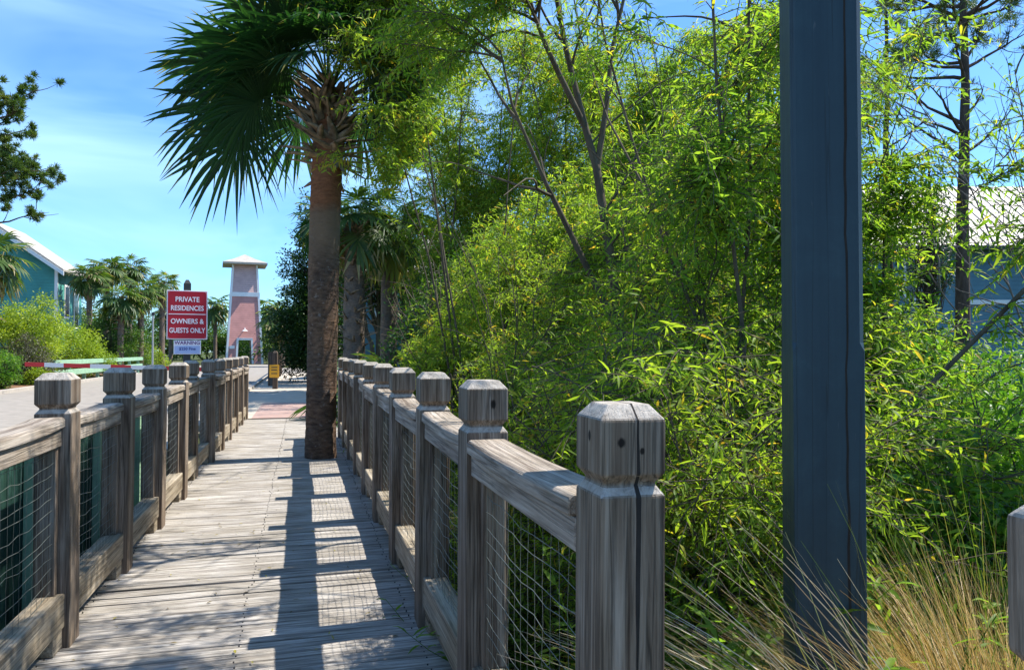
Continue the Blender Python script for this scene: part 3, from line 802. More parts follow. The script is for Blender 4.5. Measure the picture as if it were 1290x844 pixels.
def rail_mesh(length, rng):
    b = MB(); N = 8; warp = rng.gauss(0, 0.006); end = rng.uniform(0.0, 0.012)
    def prof(y): return warp * math.sin(math.pi * y / length) + end * (2 * abs(y / length - 0.5)) ** 3
    top = [[(-0.083, y, 1.098 + prof(y)), (0.083, y, 1.098 + prof(y)), (0.083, y, 1.140 + prof(y)), (0.070, y, 1.151 + prof(y)), (-0.070, y, 1.151 + prof(y)), (-0.083, y, 1.140 + prof(y))] for y in [length * i / N for i in range(N + 1)]]
    b.rings(top, True, rng.random())
    b.box((-0.066, 0.002, 1.012), (0.066, length - 0.002, 1.096), rng.random())
    return b
def toe_mesh(length, rng):
    b = MB()
    b.box((-0.06, 0.0, 0.105), (0.06, length, 0.275), rng.random())
    b.box((-0.05, length - 0.13, 0.004), (0.05, length - 0.002, 0.103), rng.random())
    b.box((-0.05, 0.002, 0.004), (0.05, 0.07, 0.103), rng.random())
    return b
def wire_mesh(length, rng):
    acc = Acc(); r = np.random.default_rng(rng.randrange(10**6)); zs = np.arange(0.30, 1.0, 0.058); n = len(zs); k = 10
    y = np.linspace(0, length, k)
    H = np.zeros((n, k, 3)); H[..., 1] = y; H[..., 2] = zs[:, None] + r.normal(0, 0.005, (n, k)) - 0.022 * np.sin(np.pi * y / length) * r.uniform(0.2, 1.4, (n, 1))
    H[..., 0] = r.normal(0, 0.003, (n, k))
    V, Q = tubes(H, np.full(n, 0.0014), np.full(n, 0.0014), 4); acc.add(V, (Q, 0.5))
    ys = np.arange(0.04, length, 0.075); m = len(ys)
    W = np.zeros((m, 8, 3)); W[..., 1] = ys[:, None] + r.normal(0, 0.002, (m, 8)); W[..., 2] = np.linspace(0.27, 1.012, 8); W[..., 0] = r.normal(0, 0.002, (m, 8))
    V, Q = tubes(W, np.full(m, 0.0009), np.full(m, 0.0009), 3); acc.add(V, (Q, 0.5))
    return acc.mesh('wire_mesh', M['wire'])
def batten_mesh(rng):
    b = MB(); b.box((-0.045, -0.02, 0.276), (0.045, 0.02, 1.011), rng.random()); return b

def fence(name, uc, vs, label, seed, side, special=None, jog=None):
    rng = random.Random(seed)
    root = empty(name, (uc, vs[0], 0), 0, label, 'fence', 'timber and wire fences along the boardwalk')
    for i, v in enumerate(vs):
        me = (special or {}).get(i, POST)
        o = mesh_obj('post', me, root, (0 + (jog or {}).get(i, 0), v - vs[0], rng.gauss(0, 0.004)))
        if me is POST_N: o.scale = (0.94, 0.94, 1); o.location.x += 0.006
        o.rotation_euler = (rng.gauss(0, 0.007), rng.gauss(0, 0.007), rng.gauss(0, 0.02) + (0 if me is not POST else math.pi / 2 * rng.randrange(4)))
        if i + 1 < len(vs):
            a, c = v - vs[0] + HW, vs[i + 1] - vs[0] - HW; L = c - a
            x = 0.5 * ((jog or {}).get(i, 0) + (jog or {}).get(i + 1, 0))
            tr = rail_mesh(L, rng).build('top_rail', M['rail'], root, (x, a, 0), bevel=0.004)
            tr.rotation_euler = (rng.gauss(0, 0.005), rng.gauss(0, 0.02), 0)
            toe_mesh(L, rng).build('toe_board', M['toe'], root, (x, a, 0), bevel=0.005)
            mesh_obj('wire_mesh', wire_mesh(L, rng), root, (x - side * 0.01, a, 0))
            batten_mesh(rng).build('batten', M['post'], root, (x + side * 0.02, a + 0.024, 0), bevel=0.003)
            batten_mesh(rng).build('batten', M['post'], root, (x + side * 0.02, c - 0.024, 0), bevel=0.003)
    return root
RV = [1.52, 2.83, 4.02, 5.27, 6.6, 7.87, 9.18, 10.48, 11.78, 13.1]
RV = [v + 0.0875 for v in RV]
fence('boardwalk_fence', 0.62 + HW, RV, 'weathered timber and wire fence between boardwalk and willows, big split post at its near end', 11, 1, {0: POST_N, 1: POST_H})
LV = [1.67 + 1.29 * i + HW for i in range(13)]
fence('boardwalk_fence', -1.12 - HW, LV, 'weathered timber and wire fence between boardwalk and road, dark green boards behind its wire', 12, -1, None, {6: -0.06})
o = mesh_obj('gate_post', POST, None, (0.625 + HW, 0.535 - HW, 0.0)); o.rotation_euler = (0, 0, 0.03)
tag(o, 'lone weathered post with chamfered top cut by the picture edge beside the tan grass', 'post')

# dark green board wall between the fence and the road
def green_wall():
    root = empty('green_barrier', (-1.70, 0, 0), 0, 'dark green board barrier with posts coloured as sunlit behind the wire of the roadside fence', 'barrier')
    b = MB(); rng = random.Random(4); v = 0.6
    while v < 9.7:
        w = 0.14; b.box((-0.03 + rng.uniform(-0.004, 0.004), v, -0.2), (0.02, v + w - 0.008, 0.955 + rng.uniform(-0.006, 0.006)), rng.random()); v += w
    b.build('board_panel', M['greenwall'], root, bevel=0.003)
    for v in (2.13, 3.73, 5.33, 6.93, 8.53):
        k = MB(); k.box((0.024, v, -0.2), (0.085, v + 0.05, 0.94)); k.build('post', M['palegreen'], root, bevel=0.004)  # pale green puts the sunlit look of the post edges into their colour
    k = MB(); k.box((-0.05, 0.6, 0.958), (0.04, 9.7, 1.0)); k.build('cap_rail', M['greenwall'], root, bevel=0.004)
green_wall()

# navy painted post with stopped chamfers
def blue_post():
    p = P(1034, 2.38)
    root = empty('painted_post', (p.x, p.y, 0), R(-YAW - 0 + 15.9 - 26.3 + 0.0), 'tall navy blue painted timber post with a drying crack standing in the dry grass', 'post')
    b = MB(); h = 0.104; c = 0.014; zs = 1.5
    def ring(z, ch):
        return [(-h + ch, -h, z), (h - ch, -h, z), (h, -h + ch, z), (h, h - ch, z), (h - ch, h, z), (-h + ch, h, z), (-h, h - ch, z), (-h, -h + ch, z)]
    b.rings([ring(-0.75, 0.002), ring(zs, 0.002), ring(zs + 0.025, c), ring(4.6, c)])
    b.build('shaft', M['bluepaint'], root)
    rng = random.Random(8); k = MB(); pts = []
    x = 0.026
    vs = []; z = 4.5; i = 0
    while z > -0.6:
        x += rng.gauss(0.0006, 0.0022); x = min(max(x, 0.0), 0.055)
        w = 0.0014 + 0.0014 * abs(math.sin(z * 1.7 + 0.6)) + (0.0012 if 0.2 < z < 2.4 else 0)
        vs.append((x - w, x + w, z)); z -= 0.06
    vv = []; ff = []
    for j, (a, c2, z) in enumerate(vs):
        vv += [(a, -h - 0.0008, z), (c2, -h - 0.0008, z)]
        if j: ff.append((2*j-2, 2*j, 2*j+1, 2*j-1))
    k.add(vv, ff); k.build('crack', M['blacktone'], root)
    a = MB(); a.box((-0.02, -0.02, 4.6), (0.02, 0.02, 4.75)); a.box((-0.16, -0.16, 4.75), (0.16, 0.16, 5.1)); a.build('lantern', M['darkmetal'], root, bevel=0.01)
blue_post()

# ================================================================== HERO PALM
def hero_palm():
    rng = np.random.default_rng(77)
    bp = P(405, 10.48); base = (bp.x, bp.y, 0)
    root = empty('sabal_palm', base, 0, 'large fan palm with shaggy dry leaf bases growing through the boardwalk', 'palm tree')
    H = 5.05; lean = (0.10, 0.0)
    mesh_obj('trunk', trunk_mesh('hero_trunk', H, 0.205, 0.215, M['palmtrunk'], rng, lean, 110, 40, 1.08, 0.018), root)
    for me in boots(rng, H, 0.22, 58, 4.10, 5.05, 0.42, 0.85, 0.060):
        mesh_obj('leaf_base', me, root, (0.09, 0, 0))
    # broken dry stalks pointing up between the fronds
    b = Acc()
    n = 26; az = rng.random(n) * 6.28; p0 = np.stack([np.cos(az) * 0.16 + 0.11, np.sin(az) * 0.16, rng.uniform(4.5, 5.0, n)], 1)
    d0 = np.stack([np.cos(az), np.sin(az), rng.uniform(0.5, 1.6, n)], 1)
    S = grow(p0, d0, rng.uniform(0.4, 0.75, n), 6, -0.2, 0.06, rng)
    V, Q = tubes(S, np.full(n, 0.022), np.full(n, 0.012), 5); b.add(V, (Q, 0.4))
    mesh_obj('old_stalks', b.mesh('old_stalks', M['boot'], True), root)
    rt = R(YAW)
    # (azimuth from the picture's right hand, elevation, stalk, blade, bend, drop, roll)
    spec = [(187, 24, 1.25, 1.12, 0.60, 0.35, 1.2), (177, 40, 1.3, 1.2, 0.45, 0.15, 1.0), (206, 20, 0.9, 1.05, 0.55, 0.5, 0.95),
            (170, 48, 1.2, 1.15, 0.5, 0.3, 0.7), (196, 40, 1.1, 1.1, 0.5, 0.25, 0.9), (212, 44, 0.85, 1.05, 0.7, 0.5, 0.8),
            (215, 58, 1.0, 1.15, 0.7, 0.5, 0.6),
            (325, 40, 0.75, 0.9, 0.6, 0.6, -0.7), (345, 40, 0.7, 0.9, 0.5, 0.4, -0.9), (5, 26, 0.65, 0.85, 0.5, 0.5, -1.0),
            (15, 54, 0.8, 0.95, 0.5, 0.3, -0.6), (40, 30, 0.8, 0.95, 0.6, 0.4, 0.2), (80, 30, 0.9, 1.05, 0.6, 0.5, 0.1),
            (130, 28, 1.0, 1.1, 0.6, 0.4, 0.3), (155, 50, 1.0, 1.15, 0.5, 0.3, 0.4),
            (200, 66, 1.0, 1.1, 0.4, 0.2, 0.5), (320, 68, 0.9, 1.05, 0.4, 0.2, -0.2), (60, 72, 0.9, 1.05, 0.3, 0.2, 0), (120, 76, 0.9, 1.1, 0.3, 0.2, 0),
            (222, 46, 0.8, 0.95, 0.6, 0.5, 0.6), (245, 66, 0.8, 1.0, 0.6, 0.5, 0.3), (282, 72, 0.8, 1.0, 0.7, 0.5, 0), (330, 56, 0.8, 1.0, 0.7, 0.6, -0.6), (265, 68, 0.7, 0.95, 0.9, 0.6, 0.1), (302, 62, 0.75, 0.95, 0.8, 0.6, -0.3), (185, 56, 1.0, 1.1, 0.8, 0.6, 0.9),
            (184, 8, 1.2, 1.08, 0.6, 0.35, 1.2), (230, 80, 0.75, 1.1, 0.3, 0.15, 0.3), (262, 84, 0.8, 1.15, 0.25, 0.1, 0.1), (292, 80, 0.75, 1.1, 0.3, 0.15, -0.2), (345, 72, 0.85, 1.1, 0.35, 0.2, -0.5), (165, 66, 1.0, 1.15, 0.4, 0.2, 0.6), (215, 72, 0.95, 1.1, 0.5, 0.3, 0.5)]
    for i, (az, el, pet, Rb, bend, drop, roll) in enumerate(spec):
        dry = False
        off = np.array([lean[0] + 0.05 * math.cos(i), 0.05 * math.sin(i * 1.7), 4.86 + 0.35 * (el + 5) / 85])
        me = frond_mesh('palm_frond', M['dryfrond'] if dry else M['frond'], rng, off, 0.02, el=R(el), az=R(az) - rt, pet=pet, Rb=Rb * 0.97, nseg=44, bend=bend, roll=roll, drop=drop, steps=7, flop=0.36 + 0.16 * rng.random())
        mesh_obj('frond', me, root)
hero_palm()

# ================================================================== WILLOWS AND SCRUB RIGHT OF THE BOARDWALK
WG = 'willows beside the boardwalk'
def gz(p): return float(ground_z(np.array(p.x), np.array(p.y)))
def at(px, D):
    p = P(px, D); return (p.x, p.y, gz(p) - 0.05)
def stem(px_py_D, n=9):
    """a stem through directions given at sparse points, resampled"""
    pts = np.array([list(P(px, D, py)) for px, py, D in px_py_D]); t = np.linspace(0, len(pts) - 1, n)
    i = np.minimum(t.astype(int), len(pts) - 2); w = (t - i)[:, None]
    return pts[i] * (1 - w) + pts[i + 1] * w
b0 = at(800, 6.6)
S0 = [stem([(800, 640, 6.6), (790, 470, 6.6), (772, 340, 6.6), (752, 210, 6.7), (730, 130, 6.7), (700, 0, 6.8), (690, -120, 6.9)]),
      stem([(752, 215, 6.7), (765, 130, 6.7), (772, 60, 6.8), (800, -60, 6.8), (812, -140, 6.9)]),
      stem([(772, 340, 6.6), (835, 240, 6.8), (870, 170, 6.9), (930, 60, 7.2), (990, -20, 7.5)]),
      stem([(738, 160, 6.7), (690, 60, 6.4), (668, 0, 6.2), (640, -80, 6.0)]),
      stem([(785, 430, 6.6), (700, 255, 6.4), (690, 235, 6.3), (645, 130, 6.2), (630, 60, 6.1)])]
S0[0][0] = b0
willow('willow_tree', b0, 6.0, 1.9, S0, 'willow with a dark trunk forking high above the nearest split fence post', WG, 21, nbr=90, ntw=2400, r0=0.062, lo=0.3, leafL=0.085, leafW=0.016)
specs = [
 # px, D, height, spread, stems, label, mat, nbr, ntw, lo, lean, leaf
 (655, 7.6, 3.9, 1.7, 14, 'yellow-green willow bush rising just behind the fence post with the knot hole', 'willow_b', 100, 3000, 0.04, (0, 0), 0.078),
 (556, 24.5, 13.0, 2.6, 5, 'tall drooping willow right beside the crown of the large palm', 'willow_b', 110, 3000, 0.1, (0, 0), 0.17),
 (690, 21.5, 12.0, 3.0, 5, 'tall back-row willow with sky showing through its top, left of the forked trunk', 'willow_b', 120, 3200, 0.1, (0, 0), 0.155),
 (865, 5.8, 4.7, 1.3, 12, 'dense willow filling the space between the split post and the navy post', 'willow', 90, 1750, 0.04, (0, 0), 0.072),
 (940, 19.5, 11.0, 2.4, 4, 'tall back-row willow whose top shows directly left of the navy post', 'willow_b', 90, 2800, 0.1, (-0.1, 0), 0.15),
 (1072, 5.0, 3.7, 0.26, 4, 'sunny willow directly right of the navy post with leaves high against the sky', 'willow', 46, 1200, 0.05, (0.0, 0), 0.084),
 (1150, 6.6, 2.6, 0.45, 5, 'low willow with arching tip in front of the slate blue house', 'willow', 40, 1000, 0.04, (-0.08, 0), 0.085),
 (745, 5.2, 2.1, 1.3, 18, 'low willow thicket seen through the wire beside the split post', 'willow_b', 80, 2000, 0.03, (0, 0), 0.068),
 (915, 3.9, 2.0, 1.2, 18, 'low bright willow growth at the left foot of the navy post', 'willow_b', 80, 1900, 0.03, (0, 0), 0.066),
 (566, 12.8, 3.1, 1.5, 9, 'small bright willow beyond the far fence posts right of the palm', 'willow_b', 70, 2000, 0.05, (0, 0), 0.105),
 (625, 27.0, 14.0, 3.2, 5, 'farthest tall willow filling the sky between the palm crown and the forked trunk', 'willow_b', 120, 3000, 0.1, (0, 0), 0.19),
 (790, 20.5, 11.4, 2.9, 5, 'farthest tall willow whose top fills the sky right of the forked trunk', 'willow', 120, 3800, 0.1, (0, 0), 0.155),
 (870, 23.0, 11.0, 2.4, 5, 'distant tall willow seen between the forked trunk and the navy post', 'willow_b', 100, 2800, 0.1, (0, 0), 0.16),
 (930, 4.7, 6.0, 0.95, 5, 'willow rising close behind the navy post, its boughs hanging over the near boardwalk', 'willow', 70, 2000, 0.42, (-0.4, -0.1), 0.08),
 (610, 15.5, 4.6, 1.9, 7, 'bright willow filling the gap between the bare dark trunk and the willow bush', 'willow_b', 90, 2400, 0.06, (0, 0), 0.12),
 (700, 12.0, 4.8, 1.9, 7, 'mid-green willow behind the willow bush, left of the forked trunk', 'willow', 90, 2400, 0.06, (0, 0), 0.108),
 (800, 10.5, 5.0, 1.8, 10, 'mid-green willow directly behind the forked trunk', 'willow_b', 90, 2200, 0.06, (0, 0), 0.105),
 (596, 11.0, 8.0, 1.8, 5, 'slender drooping willow arching high between the palm crown and the forked trunk', 'willow_b', 90, 2600, 0.3, (-0.05, 0), 0.11),
 (925, 10.0, 5.2, 1.5, 6, 'mid-height willow behind the dense willow, left edge of the navy post', 'willow', 80, 1800, 0.06, (0, 0), 0.105),
]
for i, (px, D, h, sp, st, lab, mat, nbr, ntw, lo, lean, lf) in enumerate(specs):
    willow('willow_tree', at(px, D), h, sp, st, lab, WG, 40 + i, mat, nbr, ntw, leafL=lf, leafW=lf * 0.19, lo=lo, lean=lean, r0=(0.022 if px == 596 else 0.010 + 0.0035 * h if D > 5 else 0.02) if st < 12 else 0.012, droop=-1.1 if h > 5 else -0.6, wander=0.045 if sp < 0.6 else 0.11, twl=0.42 if sp < 0.6 else 0.62 if D < 14 else 0.95)

SG = 'green shrubs in the hollow'
for i, (px, D, top, rad, lab, mat, nc) in enumerate([
  (1215, 5.0, 1.55, 1.0, 'leafy green shrub behind the tan grass, at the right foot of the navy post', 'shrubleaf', 420),
  (1330, 6.6, 1.75, 1.3, 'dark leafy shrub below the slate blue house at the picture edge', 'shrubleaf', 460),
  (1120, 4.1, 1.1, 0.85, 'low bright shrub rising close behind the navy post', 'shrubleaf', 360),
  (1240, 8.6, 1.9, 1.5, 'rounded shrub in front of the slate blue house wall', 'shrubleaf', 420),
  (1330, 3.9, 0.9, 0.8, 'low dark shrub behind the lone post at the picture edge', 'shrubleaf', 300)]):
    h = top + 0.5
    bushy('leafy_shrub', at(px, D), [((0, 0, h * 0.5), (rad, rad, h * 0.46)), ((rad * 0.7, 0.2, h * 0.36), (rad * 0.7, rad * 0.7, h * 0.32)), ((-rad * 0.7, -0.1, h * 0.33), (rad * 0.7, rad * 0.7, h * 0.3))],
          lab, 'shrub', SG, 60 + i, mat, nc, 34, 0.075, 0.026, 0.02, 0.22, True, 3, 0.25)

# undergrowth covering the hollow
def undergrowth():
    rng = np.random.default_rng(9); n = 2600
    p = np.stack([rng.uniform(0.95, 9, n), rng.uniform(1.9, 17.5, n), np.zeros(n)], 1)
    near = 500; p[:near, 0] = rng.uniform(0.95, 4.5, near); p[:near, 1] = rng.uniform(1.7, 6, near)
    p[:, 2] = ground_z(p[:, 0], p[:, 1]) - 0.02
    k = ~((p[:, 0] < 2.4) & (p[:, 1] < 1.9)); p = p[k]; n = len(p)
    d = np.stack([rng.normal(0, 0.35, n), rng.normal(0, 0.35, n), np.ones(n)], 1)
    S = grow(p, d, rng.uniform(0.35, 1.05, n), 6, -0.3, 0.15, rng)
    acc = Acc(); V, Q = tubes(S, np.full(n, 0.004), np.full(n, 0.0015), 3); acc.add(V, (Q, 0.1))
    per = 15; ii = np.repeat(np.arange(n), per); t = rng.uniform(0.1, 1, len(ii)); lp, ld = sample(S, ii, t)
    a = rng.random(len(ii)) * 6.283; o = nrm(np.stack([np.cos(a), np.sin(a), rng.uniform(-0.3, 0.6, len(ii))], 1) + ld * 0.3)
    up = nrm(rng.normal(0, 0.4, (len(ii), 3)) + np.array([0, 0, 1.0]))
    add_leaves(acc, lp, o, up, rng.uniform(0.05, 0.12, len(ii)), rng.uniform(0.014, 0.024, len(ii)), rng.uniform(0, 0.4, len(ii)), rng, np.clip(rng.normal(0.4, 0.2, n)[ii], 0, 0.97))
    tag(mesh_obj('undergrowth', acc.mesh('undergrowth', M['willow'])), 'tangled green undergrowth covering the hollow right of the boardwalk', 'undergrowth', kind='stuff')
undergrowth()

# grass clumps: long arching blades
def grass_clump(name, base, n, L, lean, spread, mat, label, seed, arc=0.9, w=0.004, foot=0.14, group=None):
    rng = np.random.default_rng(seed)
    az = rng.random(n) * 6.283; rr = rng.random(n) ** 0.5
    p = np.stack([np.cos(az) * rr * foot, np.sin(az) * rr * foot, np.full(n, -0.05)], 1)
    d = np.stack([np.cos(az) * spread * rr + lean[0], np.sin(az) * spread * rr + lean[1], np.ones(n)], 1) + rng.normal(0, 0.10, (n, 3))
    k = 9; S = grow(p, d, L * rng.uniform(0.55, 1.15, n), k, -arc, 0.03, rng)
    dd = np.zeros_like(S); dd[:, :-1] = S[:, 1:] - S[:, :-1]; dd[:, -1] = dd[:, -2]
    side = nrm(np.cross(nrm(dd), nrm(rng.normal(0, 1, (n, 1, 3)))))
    ww = (w * rng.uniform(0.6, 1.3, n))[:, None] * np.linspace(1, 0.12, k)[None]
    V = np.stack([S + side * ww[..., None] * 0.5, S - side * ww[..., None] * 0.5], 2).reshape(-1, 3)
    b = (np.arange(n) * k * 2)[:, None] + (np.arange(k - 1) * 2)[None]
    Q = np.stack([b, b + 1, b + 3, b + 2], -1).reshape(-1, 4)
    acc = Acc(); acc.add(V, (Q, np.repeat(rng.random(n), k - 1)))
    o = mesh_obj(name, acc.mesh(name, M[mat]), None, base)
    return tag(o, label, 'grass clump', group)
GG = 'ornamental grass clumps at the navy post'
gx, gy = -CY, SY                       # picture-left on the ground
grass_clump('ornamental_grass', at(1225, 1.85), 900, 1.32, (gx * 0.85, gy * 0.85), 0.5, 'drygrass', 'dry grass clump with long pale blades sweeping left across the navy post', 5, 0.9, 0.0062, 0.2, GG)
grass_clump('ornamental_grass', at(1285, 2.2), 4600, 0.96, (gx * 0.06, gy * 0.06), 0.36, 'tangrass', 'dense tan grass mound beside the lone post at the picture edge', 6, 1.5, 0.0044, 0.28, GG)
grass_clump('ornamental_grass', at(1130, 2.05), 420, 1.15, (gx * 0.5, gy * 0.5), 0.6, 'greengrass', 'green and straw grass clump at the foot of the navy post', 7, 1.0, 0.005, 0.2, GG)
grass_clump('ornamental_grass', at(1085, 1.72), 620, 1.1, (gx * 0.7, gy * 0.7), 0.55, 'drygrass', 'low straw grass clump just right of the split post', 8, 1.1, 0.0048, 0.18, GG)
grass_clump('ornamental_grass', at(1215, 3.0), 300, 1.2, (gx * 0.22, gy * 0.22), 0.3, 'greengrass', 'upright green grass clump behind the tan grass mound', 9, 0.8, 0.006, 0.2, GG)

# trees closing the view behind the willows
BG = 'broadleaf trees behind the willows'
for i, (px, D, top, rad, lab, mat, nc) in enumerate([
  (548, 16.5, 4.4, 1.2, 'broadleaf tree with a dark bare trunk beside the palmettos', 'midleaf', 220),
  (640, 24.0, 6.0, 2.8, 'rounded green tree behind the yellow-green willow bush', 'midleaf', 340),
  (735, 23.0, 5.8, 2.6, 'dark broadleaf tree behind the forked willow trunk', 'midleaf', 340),
  (850, 22.0, 5.6, 2.6, 'green broadleaf tree behind the dense willow left of the navy post', 'midleaf', 340),
  (975, 19.0, 4.6, 2.2, 'dark broadleaf tree directly behind the navy post', 'midleaf', 320),
  (1105, 14.5, 2.9, 1.8, 'low dark tree below the pale metal roof, right of the navy post', 'darkleaf', 320)]):
    h = top
    bushy('broadleaf_tree', at(px, D), [((0, 0, h * 0.62), (rad, rad, h * 0.36)), ((rad * 0.55, 0.3, h * 0.42), (rad * 0.75, rad * 0.75, h * 0.28)), ((-rad * 0.55, -0.3, h * 0.36), (rad * 0.75, rad * 0.75, h * 0.26)), ((0, 0, h * 0.2), (rad * 0.9, rad * 0.8, h * 0.2))],
          lab, 'tree', BG, 80 + i, mat, nc, 46, 0.13, 0.042, 0.12, 0.42, True, 1, 0.3)

# saw palmettos and background palms right of the hero palm
for i, (px, D, H, Rb, lab) in enumerate([(470, 16.6, 0.35, 0.85, 'fan-leaved palmetto directly right of the large palm trunk'), (498, 15.5, 0.25, 0.8, 'palmetto in front of the brown palm trunk'), (520, 17.5, 0.4, 0.95, 'dark palmetto beside the bare dark tree trunk')]):
    far_palm(at(px, D), H, 0.08, lab, 'palmettos beyond the far fence posts', 100 + i, 20, 0.9, Rb, 18, False, 'saw', steps=4, name='saw_palmetto')
PG = 'palms right of the boardwalk'
far_palm(at(446, 25.0), 5.9, 0.38, 'palm with a criss-cross latticed trunk behind the large palm', PG, 110, 28, 0.9, 1.05, 20, True, 'farfrond', lattice=True, zb=0.12, bootlen=0.42)
far_palm(at(490, 27.5), 6.2, 0.33, 'palm with a smooth brown trunk beside the latticed palm', PG, 111, 26, 0.9, 1.05, 18, True, 'farfrond', zb=0.75)
far_palm(at(408, 30.0), 7.0, 0.22, 'palm whose crown shows left of the large palm trunk below the shaggy leaf bases', PG, 112, 20, 0.55, 0.85, 18, True, 'frond', zb=0.7)
bushy('broadleaf_tree', at(478, 33.0), [((0, 0, 6.2), (2.6, 2.2, 2.6)), ((-1.2, 0, 5.0), (1.6, 1.6, 1.8)), ((1.6, 0, 5.2), (2.0, 1.8, 2.0))], 'tall green tree behind the latticed palm, right of the large palm trunk', 'tree', BG, 121, 'midleaf', 380, 54, 0.17, 0.055, 0.14, 0.45, False, 1, 0.3)
bushy('evergreen_tree', at(398, 36.0), [((0, 0, 3.2), (1.95, 1.8, 2.6)), ((0.1, 0, 5.6), (1.6, 1.5, 2.3)), ((0.2, 0, 7.7), (1.0, 1.0, 1.6)), ((-0.5, 0, 2.2), (1.8, 1.6, 1.8))],
      'dark conical evergreen directly left of the large palm trunk', 'tree', None, 120, 'darkleaf', 620, 64, 0.16, 0.07, 0.14, 0.34, False, 1, 0.35)
# ================================================================== LEFT SIDE, ROAD, SIGN, TOWER
def lettering(name, text, size, loc, rot, mat, parent, bold=0.0, xs=1.0):
    cu = bpy.data.curves.new(name, 'FONT'); cu.body = text; cu.size = size; cu.align_x = 'CENTER'; cu.align_y = 'CENTER'
    cu.extrude = 0.002; cu.offset = bold; cu.resolution_u = 3
    t = bpy.data.objects.new(name, cu); col.objects.link(t); bpy.context.view_layer.update()
    me = bpy.data.meshes.new_from_object(t.evaluated_get(bpy.context.evaluated_depsgraph_get()))
    bpy.data.objects.remove(t); me.name = name; me.materials.clear(); me.materials.append(M[mat])
    o = mesh_obj(name, me, parent, loc); o.rotation_euler = rot; o.scale = (xs, 1, 1)
    return o

def entrance_sign():
    p = P(235.5, 22.0)
    root = empty('entrance_sign', (p.x, p.y, 0), R(-YAW + 26), 'red and white private residences sign on a dark timber post beyond the roadside fence', 'sign')
    b = MB(); b.box((-0.1, -0.02, -0.1), (0.1, 0.18, 3.50))
    b.rings([[(-0.1, -0.02, 3.502), (0.1, -0.02, 3.502), (0.1, 0.18, 3.502), (-0.1, 0.18, 3.502)], [(-0.04, 0.04, 3.62), (0.04, 0.04, 3.62), (0.04, 0.12, 3.62), (-0.04, 0.12, 3.62)]])
    b.build('post', M['darkmetal'], root, bevel=0.006)
    z0, z1 = 1.84, 3.29; w = 0.555
    k = MB(); k.box((-w, -0.06, z0), (w, -0.025, z1)); k.build('border_panel', M['signwhite'], root, bevel=0.004)
    k = MB(); k.box((-w + 0.028, -0.066, z0 + 0.028), (w - 0.028, -0.058, z1 - 0.028)); k.build('red_panel', M['red'], root)
    zm = z0 + (z1 - z0) * 0.515
    k = MB(); k.box((-w + 0.05, -0.0695, zm - 0.011), (w - 0.05, -0.0665, zm + 0.011)); k.build('divider', M['signwhite'], root)
    rot = (R(90), 0, 0)
    for bx in (-0.5, 0.5):
        for bz in (z0 + 0.055, z1 - 0.055):
            k = MB(); k.tube([(bx, -0.064, bz), (bx, -0.072, bz)], 0.012, 8); k.build('bolt', M['greymetal'], root)
    for txt, z, xs in (('PRIVATE', 3.02, 0.86), ('RESIDENCES', 2.76, 0.80), ('OWNERS &', 2.37, 0.86), ('GUESTS ONLY', 2.10, 0.74)):
        lettering('lettering', txt, 0.205, (0, -0.0668, z), rot, 'signwhite', root, 0.004, xs)
    k = MB(); k.box((-0.36, -0.055, 1.40), (0.38, -0.03, 1.815)); small = k.build('notice_panel', M['signwhite'], root, bevel=0.003)
    k = MB(); k.box((-0.335, -0.059, 1.42), (0.355, -0.0545, 1.65)); k.build('blue_field', M['signblue'], small)
    lettering('lettering', 'WARNING', 0.15, (0.01, -0.0557, 1.735), rot, 'signpurple', small, 0.003, 0.95)
    lettering('lettering', '$250 Fine', 0.12, (0.01, -0.0597, 1.56), rot, 'signnavy', small, 0.003, 0.95)
entrance_sign()

def boom_gate():
    y = 30.0
    root = empty('boom_gate', (-3.0, y, 0), 0, 'barrier gate with a red and white striped arm across the road', 'barrier gate')
    b = MB(); b.box((-0.22, -0.18, 0), (0.22, 0.18, 1.0)); b.box((-0.24, -0.2, 1.002), (0.24, 0.2, 1.05)); b.build('cabinet', M['greymetal'], root, bevel=0.015)
    A = Vector((-0.3, -0.26, 0.80)); Bv = Vector((-6.35, -0.26, 1.03)); n = 9
    a = MB(); edges = [0, .10, .21, .33, .44, .55, .66, .80, .90, 1.0]
    for i in range(n):
        p = A.lerp(Bv, edges[i]); q = A.lerp(Bv, edges[i + 1]); a.mi = 0 if i % 2 == 0 else 1
        h = 0.075
        a.hexa([(p.x, p.y, p.z - h), (q.x, q.y, q.z - h), (q.x, q.y + 0.05, q.z - h), (p.x, p.y + 0.05, p.z - h), (p.x, p.y, p.z + h), (q.x, q.y, q.z + h), (q.x, q.y + 0.05, q.z + h), (p.x, p.y + 0.05, p.z + h)])
    a.build('arm', [M['redpaint'], M['white']], root)
    k = MB(); k.tube([(-0.2, -0.29, 0.80), (-0.2, -0.16, 0.80)], 0.09, 14); k.build('pivot', M['darkmetal'], root)
boom_gate()

def guard_rail():
    root = empty('guard_rail', (-10.55, 37, 0), 0, 'pale green two-beam guard rail along the far side of the road', 'guard rail')
    for name, z0, z1, t in (('top_beam', 0.86, 1.08, 0.09), ('lower_beam', 0.36, 0.62, 0.07)):
        b = MB(); b.box((-t, 0, z0), (t, 19, z1)); b.build(name, M['palegreen'], root, bevel=0.01)
    for i in range(8):
        b = MB(); b.box((-0.24, 0.3 + i * 2.6, -0.05), (-0.095, 0.48 + i * 2.6, 1.0)); b.build('post', M['palegreen'], root, bevel=0.008)
guard_rail()

